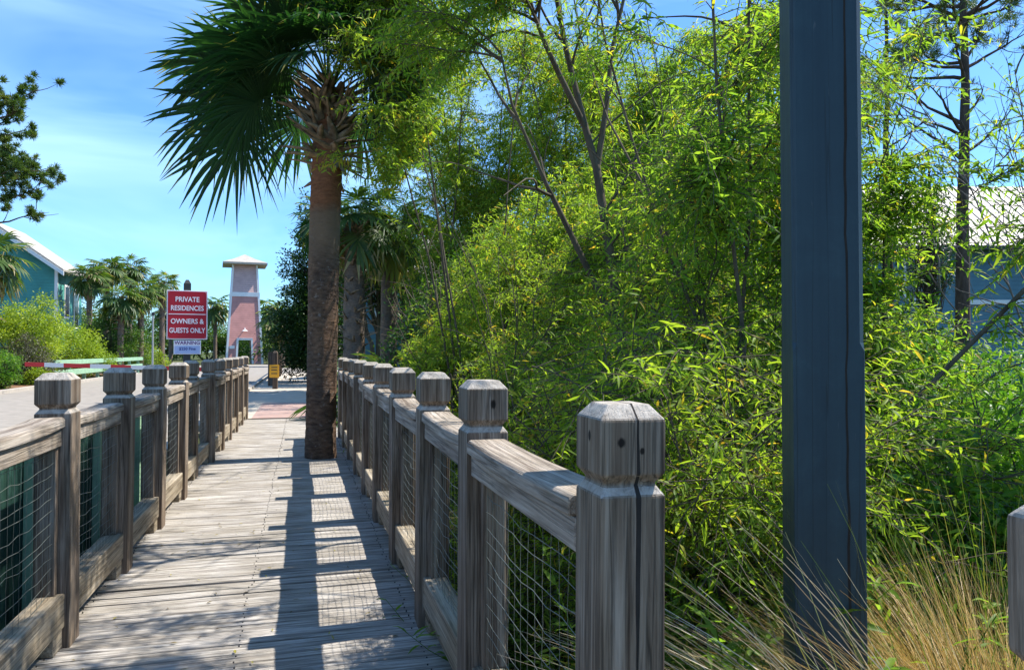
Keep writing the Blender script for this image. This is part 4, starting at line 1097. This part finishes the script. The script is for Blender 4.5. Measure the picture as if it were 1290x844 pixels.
p = P(192.5, 26); root = empty('marker_pole', (p.x, p.y, 0), 0, 'thin pale upright pole between the palms and the red sign', 'pole')
b = MB(); b.tube([(0, 0, -0.1), (0, 0, 2.75)], 0.03, 8); b.build('shaft', M['greymetal'], root)
b = MB(); b.box((-0.05, -0.05, 2.75), (0.05, 0.05, 2.85)); b.build('cap', M['darkmetal'], root, bevel=0.01)

def yellow_bollard():
    p = P(347, 29.0); root = empty('bollard', (p.x, p.y, 0), R(-8), 'brown timber bollard carrying a small yellow sign beside the far sidewalk', 'bollard')
    b = MB(); b.box((-0.09, -0.09, -0.1), (0.09, 0.09, 1.42)); b.rings([[(-0.09, -0.09, 1.42), (0.09, -0.09, 1.42), (0.09, 0.09, 1.42), (-0.09, 0.09, 1.42)], [(-0.04, -0.04, 1.5), (0.04, -0.04, 1.5), (0.04, 0.04, 1.5), (-0.04, 0.04, 1.5)]])
    b.build('post', M['brownwood'], root, bevel=0.006)
    b = MB(); b.box((-0.2, -0.115, 0.46), (0.16, -0.095, 0.96)); pl = b.build('sign_plate', M['yellow'], root, bevel=0.004)
    b = MB()
    for z in (0.84, 0.74, 0.60): b.box((-0.13, -0.119, z), (0.09, -0.1165, z + 0.035))
    b.build('marking', M['darkmetal'], pl)
yellow_bollard()

def brown_fence():
    root = empty('timber_fence', (-1.25, 33, 0), 0, 'low brown timber fence along the far sidewalk behind the yellow sign', 'fence')
    for i in range(8):
        b = MB(); b.box((-0.1, i * 2.3, -0.1), (0.1, i * 2.3 + 0.2, 1.45)); b.build('post', M['brownwood'], root, bevel=0.01)
        if i < 7:
            for z in (0.35, 0.75, 1.15):
                b = MB(); b.box((-0.04, i * 2.3 + 0.2, z), (0.04, i * 2.3 + 2.3, z + 0.16)); b.build('rail', M['brownwood'], root, bevel=0.006)
brown_fence()

p = P(336, 26.5); b = MB()
b.tube([(0, 0, -0.05), (0, 0, 0.03)], 0.42, 24); o = b.build('utility_cover', M['kerb'], None, (p.x, p.y, 0.012))
tag(o, 'round concrete utility cover set in the sidewalk before the yellow sign', 'utility cover')

def tower():
    p = P(307.5, 88.0); root = empty('gate_tower', (p.x, p.y, 0), R(6), 'pink tapered gate tower with white trim and a small hipped roof', 'tower')
    H = 11.7; w0, w1 = 2.03, 1.36
    def half(z): return w0 + (w1 - w0) * z / H
    oh, ow = 2.75, 0.78                          # opening height and half width
    zb = 8.1
    # front and back walls around the passage, side walls whole
    b = MB()
    for s in (-1, 1):
        y = lambda z: s * half(z)
        t = -s * 0.25
        def wallpiece(x0, x1, za, x2, x3, zb_):
            A = [(x0, y(za), za), (x1, y(za), za), (x1, y(za) + t, za), (x0, y(za) + t, za)]
            B = [(x2, y(zb_), zb_), (x3, y(zb_), zb_), (x3, y(zb_) + t, zb_), (x2, y(zb_) + t, zb_)]
            b.rings([A, B])
        wallpiece(-half(-0.2), -ow, -0.2, -half(oh), -ow * 0.86, oh)
        wallpiece(ow, half(-0.2), -0.2, ow * 0.86, half(oh), oh)
        wallpiece(-half(oh), half(oh), oh, -half(zb), half(zb), zb)
        x = lambda z: s * (half(z) - 0.004)
        A = [(x(-0.2), -half(-0.2) + 0.25, -0.2), (x(-0.2), half(-0.2) - 0.25, -0.2), (x(-0.2) - s * 0.25, half(-0.2) - 0.25, -0.2), (x(-0.2) - s * 0.25, -half(-0.2) + 0.25, -0.2)]
        B = [(x(zb), -half(zb) + 0.25, zb), (x(zb), half(zb) - 0.25, zb), (x(zb) - s * 0.25, half(zb) - 0.25, zb), (x(zb) - s * 0.25, -half(zb) + 0.25, zb)]
        b.rings([A, B])
    b.build('wall', M['pinksiding'], root)
    b = MB(); a, c = half(zb), half(H)
    b.rings([[(-a, -a, zb + 0.002), (a, -a, zb + 0.002), (a, a, zb + 0.002), (-a, a, zb + 0.002)], [(-c, -c, H), (c, -c, H), (c, c, H), (-c, c, H)]])
    b.build('upper_wall', M['palepink'], root)
    b = MB()
    for sx in (-1, 1):
        for sy in (-1, 1):
            def sq(z):
                x, y_ = sx * half(z), sy * half(z); e = 0.05
                return [(x + e * sx, y_ + e * sy, z), (x - 0.17 * sx, y_ + e * sy, z), (x - 0.17 * sx, y_ - 0.17 * sy, z), (x + e * sx, y_ - 0.17 * sy, z)]
            b.rings([sq(-0.1), sq(H - 0.05)])
    b.build('corner_trim', M['white'], root)
    b = MB(); h2 = half(zb) + 0.08; b.box((-h2, -h2, zb - 0.25), (h2, h2, zb + 0.25)); b.build('band', M['white'], root)
    b = MB()
    for s in (-1, 1):
        yy = s * half(1.4)
        for sx in (-1, 1):
            b.rings([[(sx * ow, s * half(0) + s * 0.06, 0), (sx * (ow + 0.22), s * half(0) + s * 0.06, 0), (sx * (ow + 0.22), s * half(0) - s * 0.3, 0), (sx * ow, s * half(0) - s * 0.3, 0)],
                     [(sx * ow * 0.86, s * half(oh) + s * 0.06, oh), (sx * (ow * 0.86 + 0.22), s * half(oh) + s * 0.06, oh), (sx * (ow * 0.86 + 0.22), s * half(oh) - s * 0.3, oh), (sx * ow * 0.86, s * half(oh) - s * 0.3, oh)]])
        b.box((-ow * 0.86 - 0.22, min(s * half(oh) + s * 0.065, s * half(oh) - s * 0.3), oh + 0.002), (ow * 0.86 + 0.22, max(s * half(oh) + s * 0.065, s * half(oh) - s * 0.3), oh + 0.25))
    b.build('opening_trim', M['white'], root)
    b = MB(); e = 2.45; z = H
    b.rings([[(-e, -e, z - 0.12), (e, -e, z - 0.12), (e, e, z - 0.12), (-e, e, z - 0.12)], [(-e, -e, z + 0.1), (e, -e, z + 0.1), (e, e, z + 0.1), (-e, e, z + 0.1)],
             [(-1.2, -1.2, z + 0.62), (1.2, -1.2, z + 0.62), (1.2, 1.2, z + 0.62), (-1.2, 1.2, z + 0.62)], [(-0.08, -0.08, z + 1.25), (0.08, -0.08, z + 1.25), (0.08, 0.08, z + 1.25), (-0.08, 0.08, z + 1.25)]])
    b.build('roof', M['roof'], root)
    b = MB(); yl = -half(4.0)
    b.tube([(0, yl + 0.05, 4.1), (0, yl - 0.35, 4.15), (0, yl - 0.45, 4.0)], 0.05, 8); b.tube([(0, yl - 0.45, 4.0), (0, yl - 0.45, 3.8)], [0.08, 0.34], 12)
    b.build('lamp', M['white'], root)
    b = MB(); b.box((-1.65, -half(2.0) - 0.07, 1.75), (-1.1, -half(2.0) + 0.03, 2.1)); b.build('plaque', M['white'], root)
tower()

def teal_house():
    root = empty('teal_house', (0, 0, 0), 0, 'teal two-storey house with a pale metal roof behind the lime shrubs', 'house')
    x1, y0, y1 = -16.9, 60.0, 66.2; wd = 8.4; ez = 7.55; xm = x1 - wd / 2; rz = ez + wd / 2 * 0.72
    b = MB(); b.rings([[(x1 - wd, y, -0.1), (x1, y, -0.1), (x1, y, ez), (xm, y, rz), (x1 - wd, y, ez)] for y in (y0, y1)])
    b.build('wall', M['teal'], root)
    b = MB(); s = 0.72; o = 0.6; t = 0.14
    for sd in (-1, 1):
        xe = xm + sd * (wd / 2 + 0.55); ze = ez - 0.55 * s
        b.rings([[(xm, y, rz + 0.03), (xe, y, ze + 0.03), (xe, y, ze + 0.03 + t), (xm, y, rz + 0.03 + t * 1.3)] for y in (y0 - o, y1 + o)])
    rf = b.build('roof', M['roof'], root)
    b = MB()
    for sd in (-1, 1):
        xe = xm + sd * (wd / 2 + 0.58); ze = ez - 0.58 * s
        b.rings([[(xm, y, rz - 0.28), (xe, y, ze - 0.28), (xe, y, ze + 0.02), (xm, y, rz + 0.02)] for y in (y0 - o - 0.05, y0 - o + 0.07)])
    b.build('rake_board', M['white'], rf)
    b = MB()
    b.box((x1 - 0.16, y0 - 0.03, 0), (x1 + 0.03, y0 + 0.16, ez - 0.1)); b.build('corner_board', M['white'], root)
    for (y, z0, z1) in ((61.6, 3.9, 6.4), (64.0, 3.2, 6.3)):
        b = MB(); b.box((x1 - 0.05, y, z0), (x1 + 0.06, y + 1.25, z1)); w = b.build('window', M['white'], root)
        b = MB(); b.box((x1, y + 0.14, z0 + 0.14), (x1 + 0.064, y + 1.11, z1 - 0.14)); b.build('pane', M['glass'], w)
    b = MB(); b.box((x1 - 5.3, y0 - 0.06, 4.9), (x1 - 3.9, y0 + 0.05, 6.1)); w = b.build('window', M['white'], root)
    b = MB(); b.box((x1 - 5.17, y0 - 0.064, 5.02), (x1 - 4.03, y0, 5.98)); b.build('pane', M['glass'], w)
teal_house()

# shrubs and trees left of the road
LG = 'shrubs left of the road'
for i, (px, D, blobs, lab, mat, nc, per, L, W, cl) in enumerate([
  (8, 33, [((0, 0, 1.7), (2.2, 2.0, 1.9)), ((0.9, 0, 2.9), (1.3, 1.3, 1.3)), ((-1.6, 0, 1.6), (1.6, 1.6, 1.6))], 'tall lime green shrub in front of the teal house gable', 'limeleaf', 360, 60, 0.13, 0.05, 0.32),
  (80, 41, [((0, 0, 1.2), (1.9, 1.8, 1.45)), ((-1.2, 0, 1.7), (1.5, 1.4, 1.5)), ((1.2, 0, 0.8), (1.3, 1.2, 0.95))], 'broad lime green shrub between the grey twiggy bush and the guard rail', 'limeleaf', 360, 60, 0.13, 0.05, 0.3),
  (37, 32, [((0, 0, 1.0), (0.85, 0.8, 1.15)), ((0.4, 0, 0.6), (0.8, 0.7, 0.7))], 'grey-brown twiggy bush between the lime shrubs and the clipped hedge', 'greyleaf', 200, 40, 0.09, 0.035, 0.22),
  (-2, 28, [((0, 0, 0.75), (0.75, 0.8, 0.8)), ((-0.8, 0, 0.75), (0.7, 0.7, 0.75))], 'clipped bright green round hedge by the left picture edge', 'shrubleaf', 230, 60, 0.07, 0.04, 0.16),
  (48, 31.5, [((0, 0, 0.35), (0.5, 0.45, 0.4))], 'small yellow-green shrub at the foot of the grey twiggy bush', 'limeleaf', 80, 36, 0.08, 0.035, 0.16),
  (138, 51, [((0, 0, 2.1), (1.7, 1.7, 2.0)), ((1.3, 0, 1.4), (1.3, 1.3, 1.4)), ((-1.2, 0, 1.3), (1.3, 1.3, 1.4))], 'dark green rounded shrub below the group of palms', 'midleaf', 320, 50, 0.15, 0.07, 0.32),
  (166, 57, [((0, 0, 0.9), (1.5, 1.3, 1.1)), ((1.2, 0, 0.6), (1.0, 1.0, 0.8))], 'low yellow-green shrub at the end of the guard rail', 'limeleaf', 220, 46, 0.14, 0.06, 0.28)]):
    k = {41: 1.17, 51: 1.16, 57: 1.21, 32: 1.08, 31.5: 1.1}.get(D, 1.0)
    blobs = [(tuple(a * k for a in c), tuple(a * k for a in r)) for c, r in blobs]
    bushy('shrub', at(px, D), blobs, lab, 'shrub', LG, 140 + i, mat, nc, per, L, W, 0.05, cl, False, 3, 0.5)
QG = 'group of palms before the teal house'
for i, (px, D, py, lab) in enumerate([(112, 54, 348, 'palm at the left end of the palm group, crown over the house corner'), (133, 57, 338, 'tall palm standing second in the palm group, crown level with the house eave'),
                                (163, 60, 338, 'tallest palm in the middle of the palm group'), (177, 52, 368, 'low palm with pale trunk in front of the middle of the palm group'),
                                (204, 58, 358, 'palm at the right end of the palm group beside the red sign'), (152, 50, 376, 'low pale-crowned palm in front of the tallest palm')]):
    H = EYE + (442 - py) * D / FPX
    far_palm(at(px, D), H, 0.22, lab, QG, 150 + i, 36, 0.78, 0.88, 16, True, zb=0.6, bootlen=0.4)
far_palm(at(-10, 31), EYE + 118 * 31 / FPX, 0.2, 'palm crown cut by the left picture edge in front of the teal gable', None, 160, 26, 0.75, 0.95, 16, True)
TG = 'palms beside the pink tower'
for i, (px, D, py, lab) in enumerate([(271, 92, 385, 'palm directly left of the pink tower'), (342, 97, 388, 'palm directly right of the pink tower'), (356, 70, 400, 'low palm by the far brown fence'), (215, 90, 392, 'distant palm behind the red sign')]):
    far_palm(at(px, D), EYE + (442 - py) * D / FPX, 0.24, lab, TG, 170 + i, 24, 1.1, 1.45, 10, True, zb=0.6, bootlen=0.4)
DG = 'distant trees closing the road'
for i, (px, D, top, rad, lab) in enumerate([(120, 105, 8.0, 5, 'distant green tree behind the low palms of the group'), (190, 118, 7.5, 6, 'distant tree behind the red sign and thin pole'), (262, 125, 7.0, 5, 'distant tree left of the pink tower passage'),
                                      (322, 130, 6.5, 5, 'distant tree seen through the tower passage'), (358, 112, 7.5, 5, 'distant tree right of the pink tower'), (395, 90, 6.0, 5, 'distant tree behind the large palm trunk'), (60, 96, 7.0, 6, 'distant tree between the teal house and the palm group')]):
    bushy('background_tree', at(px, D), [((0, 0, top * 0.6), (rad, rad, top * 0.38)), ((rad * 0.7, 0, top * 0.4), (rad * 0.7, rad * 0.7, top * 0.38)), ((-rad * 0.7, 0, top * 0.35), (rad * 0.7, rad * 0.7, top * 0.34))],
          lab, 'tree', DG, 180 + i, 'midleaf', 260, 30, 0.42, 0.2, 0.2, 0.9, False, 1, 0.35)

# ================================================================== PINES, DEAD TREE, RIGHT HOUSE
def pine(name, base, H, r, blist, label, seed, ntuft=260, per=34, crown=None, group='pines beyond the roof', nl=0.24, nw=0.014):
    """blist: branches as (height, azimuth from picture right, length, rise, needles?)"""
    rng = np.random.default_rng(seed); root = empty(name, base, 0, label, 'pine tree', group)
    t = np.linspace(0, 1, 14); S = np.zeros((1, 14, 3)); S[0, :, 2] = -0.2 + t * (H + 0.2); S[0, 1:, :2] = np.cumsum(rng.normal(0, 0.025, (13, 2)), 0)
    a = Acc(); V, Q = tubes(S, np.array([r]), np.array([r * 0.2]), 12); a.add(V, (Q, 0.5))
    tips = []; az0 = R(YAW)
    for (h, az, L, rise, nd) in blist:
        p, _ = sample(S, np.array([0]), np.array([h / H])); az_ = R(az) - az0
        d = np.array([[math.cos(az_), math.sin(az_), rise]])
        Bq = grow(p, d, np.array([L]), 9, 0.35 if rise > -0.1 else 0.1, 0.10, rng)
        V, Q = tubes(Bq, np.array([r * 0.26 * (0.7 + 0.12 * L)]), np.array([0.012]), 6); a.add(V, (Q, 0.5))
        m = 7; pp, dd = sample(Bq, np.zeros(m, int), rng.uniform(0.4, 1.0, m))
        C = grow(pp, nrm(dd + rng.normal(0, 0.5, (m, 3))), L * rng.uniform(0.15, 0.4, m), 5, 0.3, 0.12, rng)
        V, Q = tubes(C, np.full(m, 0.018), np.full(m, 0.006), 4); a.add(V, (Q, 0.5))
        if nd:
            k = int(nd); ii = rng.integers(0, m, k); q, e = sample(C, ii, rng.uniform(0.4, 1, k)); tips.append((q + rng.normal(0, 0.09, q.shape), e))
    mesh_obj('trunk', a.mesh(name + '_trunk', M['pineb'], True), root)
    if tips:
        q = np.concatenate([x for x, _ in tips]); e = np.concatenate([x for _, x in tips])
        ii = np.repeat(np.arange(len(q)), per)
        d = nrm(e[ii] * 0.5 + rng.normal(0, 0.6, (len(ii), 3)) + np.array([0, 0, 0.15]))
        c = Acc(); add_leaves(c, q[ii] + rng.normal(0, 0.02, (len(ii), 3)), d, nrm(rng.normal(0, 1, d.shape)), nl * rng.uniform(0.7, 1.2, len(ii)), nw * np.ones(len(ii)), rng.uniform(0, 0.3, len(ii)), rng, np.clip(rng.normal(0.5, 0.2, len(q))[ii], 0, 1))
        mesh_obj('crown', c.mesh(name + '_crown', M['pineneedle']), root)
    return root
rg = random.Random(4)
z2 = lambda py, D: EYE + (442 - py) * D / FPX
B2 = [(z2(196, 22), 178, 2.4, 0.55, 0), (z2(160, 22), 200, 2.6, 0.35, 3), (z2(185, 22), 2, 1.9, 0.45, 2), (z2(150, 22), 170, 2.3, 0.5, 4), (z2(165, 22), 150, 1.8, 0.6, 0), (z2(140, 22), 10, 1.3, 0.9, 2)]
for i in range(16):
    h = rg.uniform(z2(108, 22), z2(-120, 22)); B2.append((h, rg.uniform(0, 360), rg.uniform(1.5, 2.7), rg.uniform(0.2, 0.7), 16))
for az in (0, 20, 170, 195, 185, 340, 350, 30): B2.append((rg.uniform(z2(100, 22), z2(10, 22)), az, rg.uniform(1.8, 2.9), rg.uniform(0.15, 0.5), 15))
pine('pine_tree', at(1213, 22), 15.5, 0.235, B2, 'tall pine with long bare lower limbs standing before the slate blue house', 200)
B1 = [(z2(195, 26), 10, 1.8, 0.5, 0), (z2(180, 26), 350, 1.5, 0.5, 2), (z2(170, 26), 170, 1.4, 0.4, 2)]
for i in range(20):
    B1.append((rg.uniform(z2(120, 26), z2(-60, 26)), rg.uniform(0, 360), rg.uniform(1.2, 2.4), rg.uniform(0.1, 0.6), 15))
pine('pine_tree', at(1119, 26), 15.0, 0.19, B1, 'thinner dark pine left of the tall pine, above the pale roof', 201)
BL = []
for i in range(26):
    BL.append((rg.uniform(6.4, 10.8), rg.uniform(-70, 70), rg.uniform(1.6, 3.0), rg.uniform(0.0, 0.5), 16))
for i in range(6): BL.append((rg.uniform(7, 9), rg.uniform(90, 270), 2.0, 0.4, 14))
pine('pine_tree', at(-62, 27), 12.0, 0.22, BL, 'pine reaching in from the left picture edge above the teal house', 202, per=70, nl=0.22, nw=0.026, group=None)
zc = z2(165, 25)
bushy('cedar_tree', at(1172, 25), [((0, 0, zc - 0.5), (0.28, 0.28, 0.6)), ((0, 0, zc - 1.3), (0.55, 0.55, 0.7)), ((0, 0, zc - 2.4), (0.8, 0.8, 0.9)), ((0, 0, zc - 4.2), (1.1, 1.1, 1.5))],
      'thin conical cedar top rising over the pale roof between the two pines', 'tree', None, 210, 'darkleaf', 120, 26, 0.12, 0.05, 0.1, 0.2, False, 1, 0.3, 'pineb')

def bare_tree():
    rng = np.random.default_rng(31); base = at(1345, 12.0); root = empty('bare_tree', base, 0, 'leafless grey tree whose thin branches cross the sky at the right picture edge', 'tree')
    n = 4; b = np.array([0, 0, -0.1])
    # limbs lean to picture left and upwards
    d0 = np.array([[-0.10 * CY, 0.10 * SY, 1], [-0.42 * CY, 0.42 * SY, 1], [0.1, 0.3, 1], [-0.25, -0.1, 1]])
    S = grow(np.tile(b, (n, 1)), d0, np.array([6.6, 6.4, 6.0, 6.6]), 12, 0.0, 0.07, rng)
    a = Acc(); V, Q = tubes(S, np.array([.026, .013, .018, .020]), np.full(n, .008), 7); a.add(V, (Q, 0.5))
    m = 46; ii = rng.integers(0, n, m); p, d = sample(S, ii, rng.uniform(0.3, 1, m))
    Bq = grow(p, nrm(d + rng.normal(0, 0.55, (m, 3)) + np.array([-0.25 * CY, 0.25 * SY, 0])), rng.uniform(0.7, 2.0, m), 9, 0.1, 0.13, rng)
    V, Q = tubes(Bq, rng.uniform(0.008, 0.018, m), np.full(m, 0.003), 5); a.add(V, (Q, 0.5))
    m2 = 110; ii = rng.integers(0, m, m2); p, d = sample(Bq, ii, rng.uniform(0.2, 1, m2))
    C = grow(p, nrm(d + rng.normal(0, 0.5, (m2, 3))), rng.uniform(0.3, 0.9, m2), 6, 0.1, 0.12, rng)
    V, Q = tubes(C, np.full(m2, 0.005), np.full(m2, 0.002), 4); a.add(V, (Q, 0.5))
    mesh_obj('trunk', a.mesh('bare_tree_trunk', M['deadbark'], True), root)
bare_tree()

def slate_house():
    p = P(1208, 35); root = empty('slate_house', (p.x, p.y, 0), R(-YAW), 'slate blue house with white corner board and pale ribbed metal roof behind the pines', 'house')
    W = 13.0; Dp = 9.0; ez = EYE + (442 - 303) * 35 / FPX; ry = 4.5; rz = EYE + (442 - 238) * (35 + ry) / FPX; x0 = -4.0
    b = MB(); b.rings([[(x, 0, -0.1), (x, Dp, -0.1), (x, Dp, ez), (x, ry, rz - 0.1), (x, 0, ez)] for x in (x0, W)]); b.build('wall', M['slate'], root)
    sl = (rz - ez) / ry; o = 0.55; b = MB()
    for s in (0, 1):
        ye = -o if s == 0 else Dp + o; ze = ez - o * sl
        b.rings([[(x, ry, rz), (x, ye, ze), (x, ye, ze + 0.12), (x, ry, rz + 0.14)] for x in (x0 - 0.5, W + 0.5)])
    n = int((W + 1 - x0) / 0.46)
    for i in range(n):                                   # standing seams down the near slope
        x = x0 - 0.4 + i * 0.46
        b.rings([[(x - 0.022, ry, rz + 0.12), (x + 0.022, ry, rz + 0.12), (x + 0.022, ry, rz + 0.195), (x - 0.022, ry, rz + 0.195)], [(x - 0.022, -o, ez - o * sl + 0.10), (x + 0.022, -o, ez - o * sl + 0.10), (x + 0.022, -o, ez - o * sl + 0.178), (x - 0.022, -o, ez - o * sl + 0.178)]])
    rf = b.build('roof', M['roof'], root)
    b = MB(); b.box((x0 - 0.5, -o - 0.1, ez - o * sl - 0.08), (W + 0.5, -o - 0.003, ez - o * sl + 0.09)); b.build('gutter', M['darkmetal'], rf)
    b = MB(); b.box((-0.1, -0.04, 0), (0.1, -0.003, ez - 0.06)); b.build('corner_board', M['white'], root)
    zb = EYE + (442 - 381) * 35 / FPX; b = MB(); b.box((0.105, -0.05, zb - 0.1), (W, -0.003, zb + 0.12)); b.build('belt_board', M['white'], root)
    for x in (-2.6, 4.6):
        b = MB(); b.box((x, -0.06, 3.9), (x + 1.2, -0.002, 5.9)); w = b.build('window', M['white'], root)
        b = MB(); b.box((x + 0.12, -0.064, 4.02), (x + 1.08, -0.02, 5.78)); b.build('pane', M['glass'], w)
slate_house()

def lodge():
    p = P(458, 40); root = empty('grey_house', (p.x, p.y, 0), R(-YAW), 'small slate house with white windows half hidden behind the palms right of the large palm', 'house')
    b = MB(); b.box((0, 0, -0.1), (9, 7, 5.6)); b.build('wall', M['slate'], root)
    b = MB(); b.rings([[(-0.5, -0.6, 5.61), (9.5, -0.6, 5.61), (9.5, 7.6, 5.61), (-0.5, 7.6, 5.61)], [(2.5, 3.4, 8.2), (6.5, 3.4, 8.2), (6.5, 3.6, 8.2), (2.5, 3.6, 8.2)]]); b.build('roof', M['roof'], root)
    for x in (0.6, 3.6, 6.4):
        b = MB(); b.box((x, -0.06, 3.2), (x + 0.95, 0.01, 5.2)); w = b.build('window', M['white'], root)
        b = MB(); b.box((x + 0.1, -0.064, 3.3), (x + 0.85, -0.02, 5.1)); b.build('pane', M['glass'], w)
lodge()

# ================================================================== LIGHT, SKY, CAMERA
SUN_EL = math.atan(TAN_SUN); SUN_AZ = R(86.5)
def sky():
    w = bpy.data.worlds.new('World'); scene.world = w; w.use_nodes = True; nt = w.node_tree; nt.nodes.clear()
    out = nt.nodes.new('ShaderNodeOutputWorld'); bg = nt.nodes.new('ShaderNodeBackground')
    s = nt.nodes.new('ShaderNodeTexSky'); s.sky_type = 'NISHITA'; s.sun_disc = False; s.sun_elevation = SUN_EL; s.sun_rotation = SUN_AZ
    s.air_density = 1.0; s.dust_density = 0.3; s.ozone_density = 2.0; s.altitude = 0
    tc = ND(nt, 'ShaderNodeTexCoord')
    mp = ND(nt, 'ShaderNodeMapping'); mp.inputs['Scale'].default_value = (1.5, 1.5, 5.5); mp.inputs['Location'].default_value = (0.35, 0.1, 0.0); LK(nt, tc.outputs['Generated'], mp.inputs['Vector'])
    n = ND(nt, 'ShaderNodeTexNoise', Scale=1.35, Detail=5.0, Roughness=0.5, Distortion=0.5); LK(nt, mp.outputs[0], n.inputs['Vector'])
    cl = ramp(nt, n.outputs['Fac'], [(0.45, 0.0), (0.72, 0.5)])
    # the deep saturated blue of the photograph's processing
    c = mixrgb(nt, 'MULTIPLY', 1.0, s.outputs['Color'], (0.56, 0.88, 1.22))
    c = mixrgb(nt, 'MIX', cl.outputs[0], c, (5.0, 7.4, 9.2))
    LK(nt, c, bg.inputs['Color']); bg.inputs['Strength'].default_value = 0.115
    LK(nt, bg.outputs[0], out.inputs[0])
sky()
sl = bpy.data.lights.new('sun', 'SUN'); sl.energy = 4.8; sl.angle = R(0.5); sl.color = (1.0, 0.95, 0.86)
so = bpy.data.objects.new('sun', sl); link(so)
ts = Vector((math.cos(SUN_EL) * math.sin(SUN_AZ), math.cos(SUN_EL) * math.cos(SUN_AZ), math.sin(SUN_EL)))
so.rotation_euler = ts.to_track_quat('Z', 'Y').to_euler(); so.location = (20, 0, 30)

cam = bpy.data.cameras.new('camera'); cam.sensor_width = 36; cam.lens = FPX / 1290 * 36; cam.clip_start = 0.05; cam.clip_end = 3000
co = bpy.data.objects.new('camera', cam); link(co); co.location = (0, 0, EYE)
co.rotation_euler = (R(90 + 1.23), 0, R(-YAW)); scene.camera = co

scene.render.engine = 'CYCLES'
scene.view_settings.view_transform = 'Standard'; scene.view_settings.look = 'None'; scene.view_settings.gamma = 1.0
scene.view_settings.exposure = 0.95; scene.view_settings.use_curve_mapping = False
cy = scene.cycles
cy.use_denoising = True
cy.max_bounces = 9; cy.diffuse_bounces = 5; cy.glossy_bounces = 2; cy.transmission_bounces = 6; cy.transparent_max_bounces = 6
cy.caustics_reflective = False; cy.caustics_refractive = False
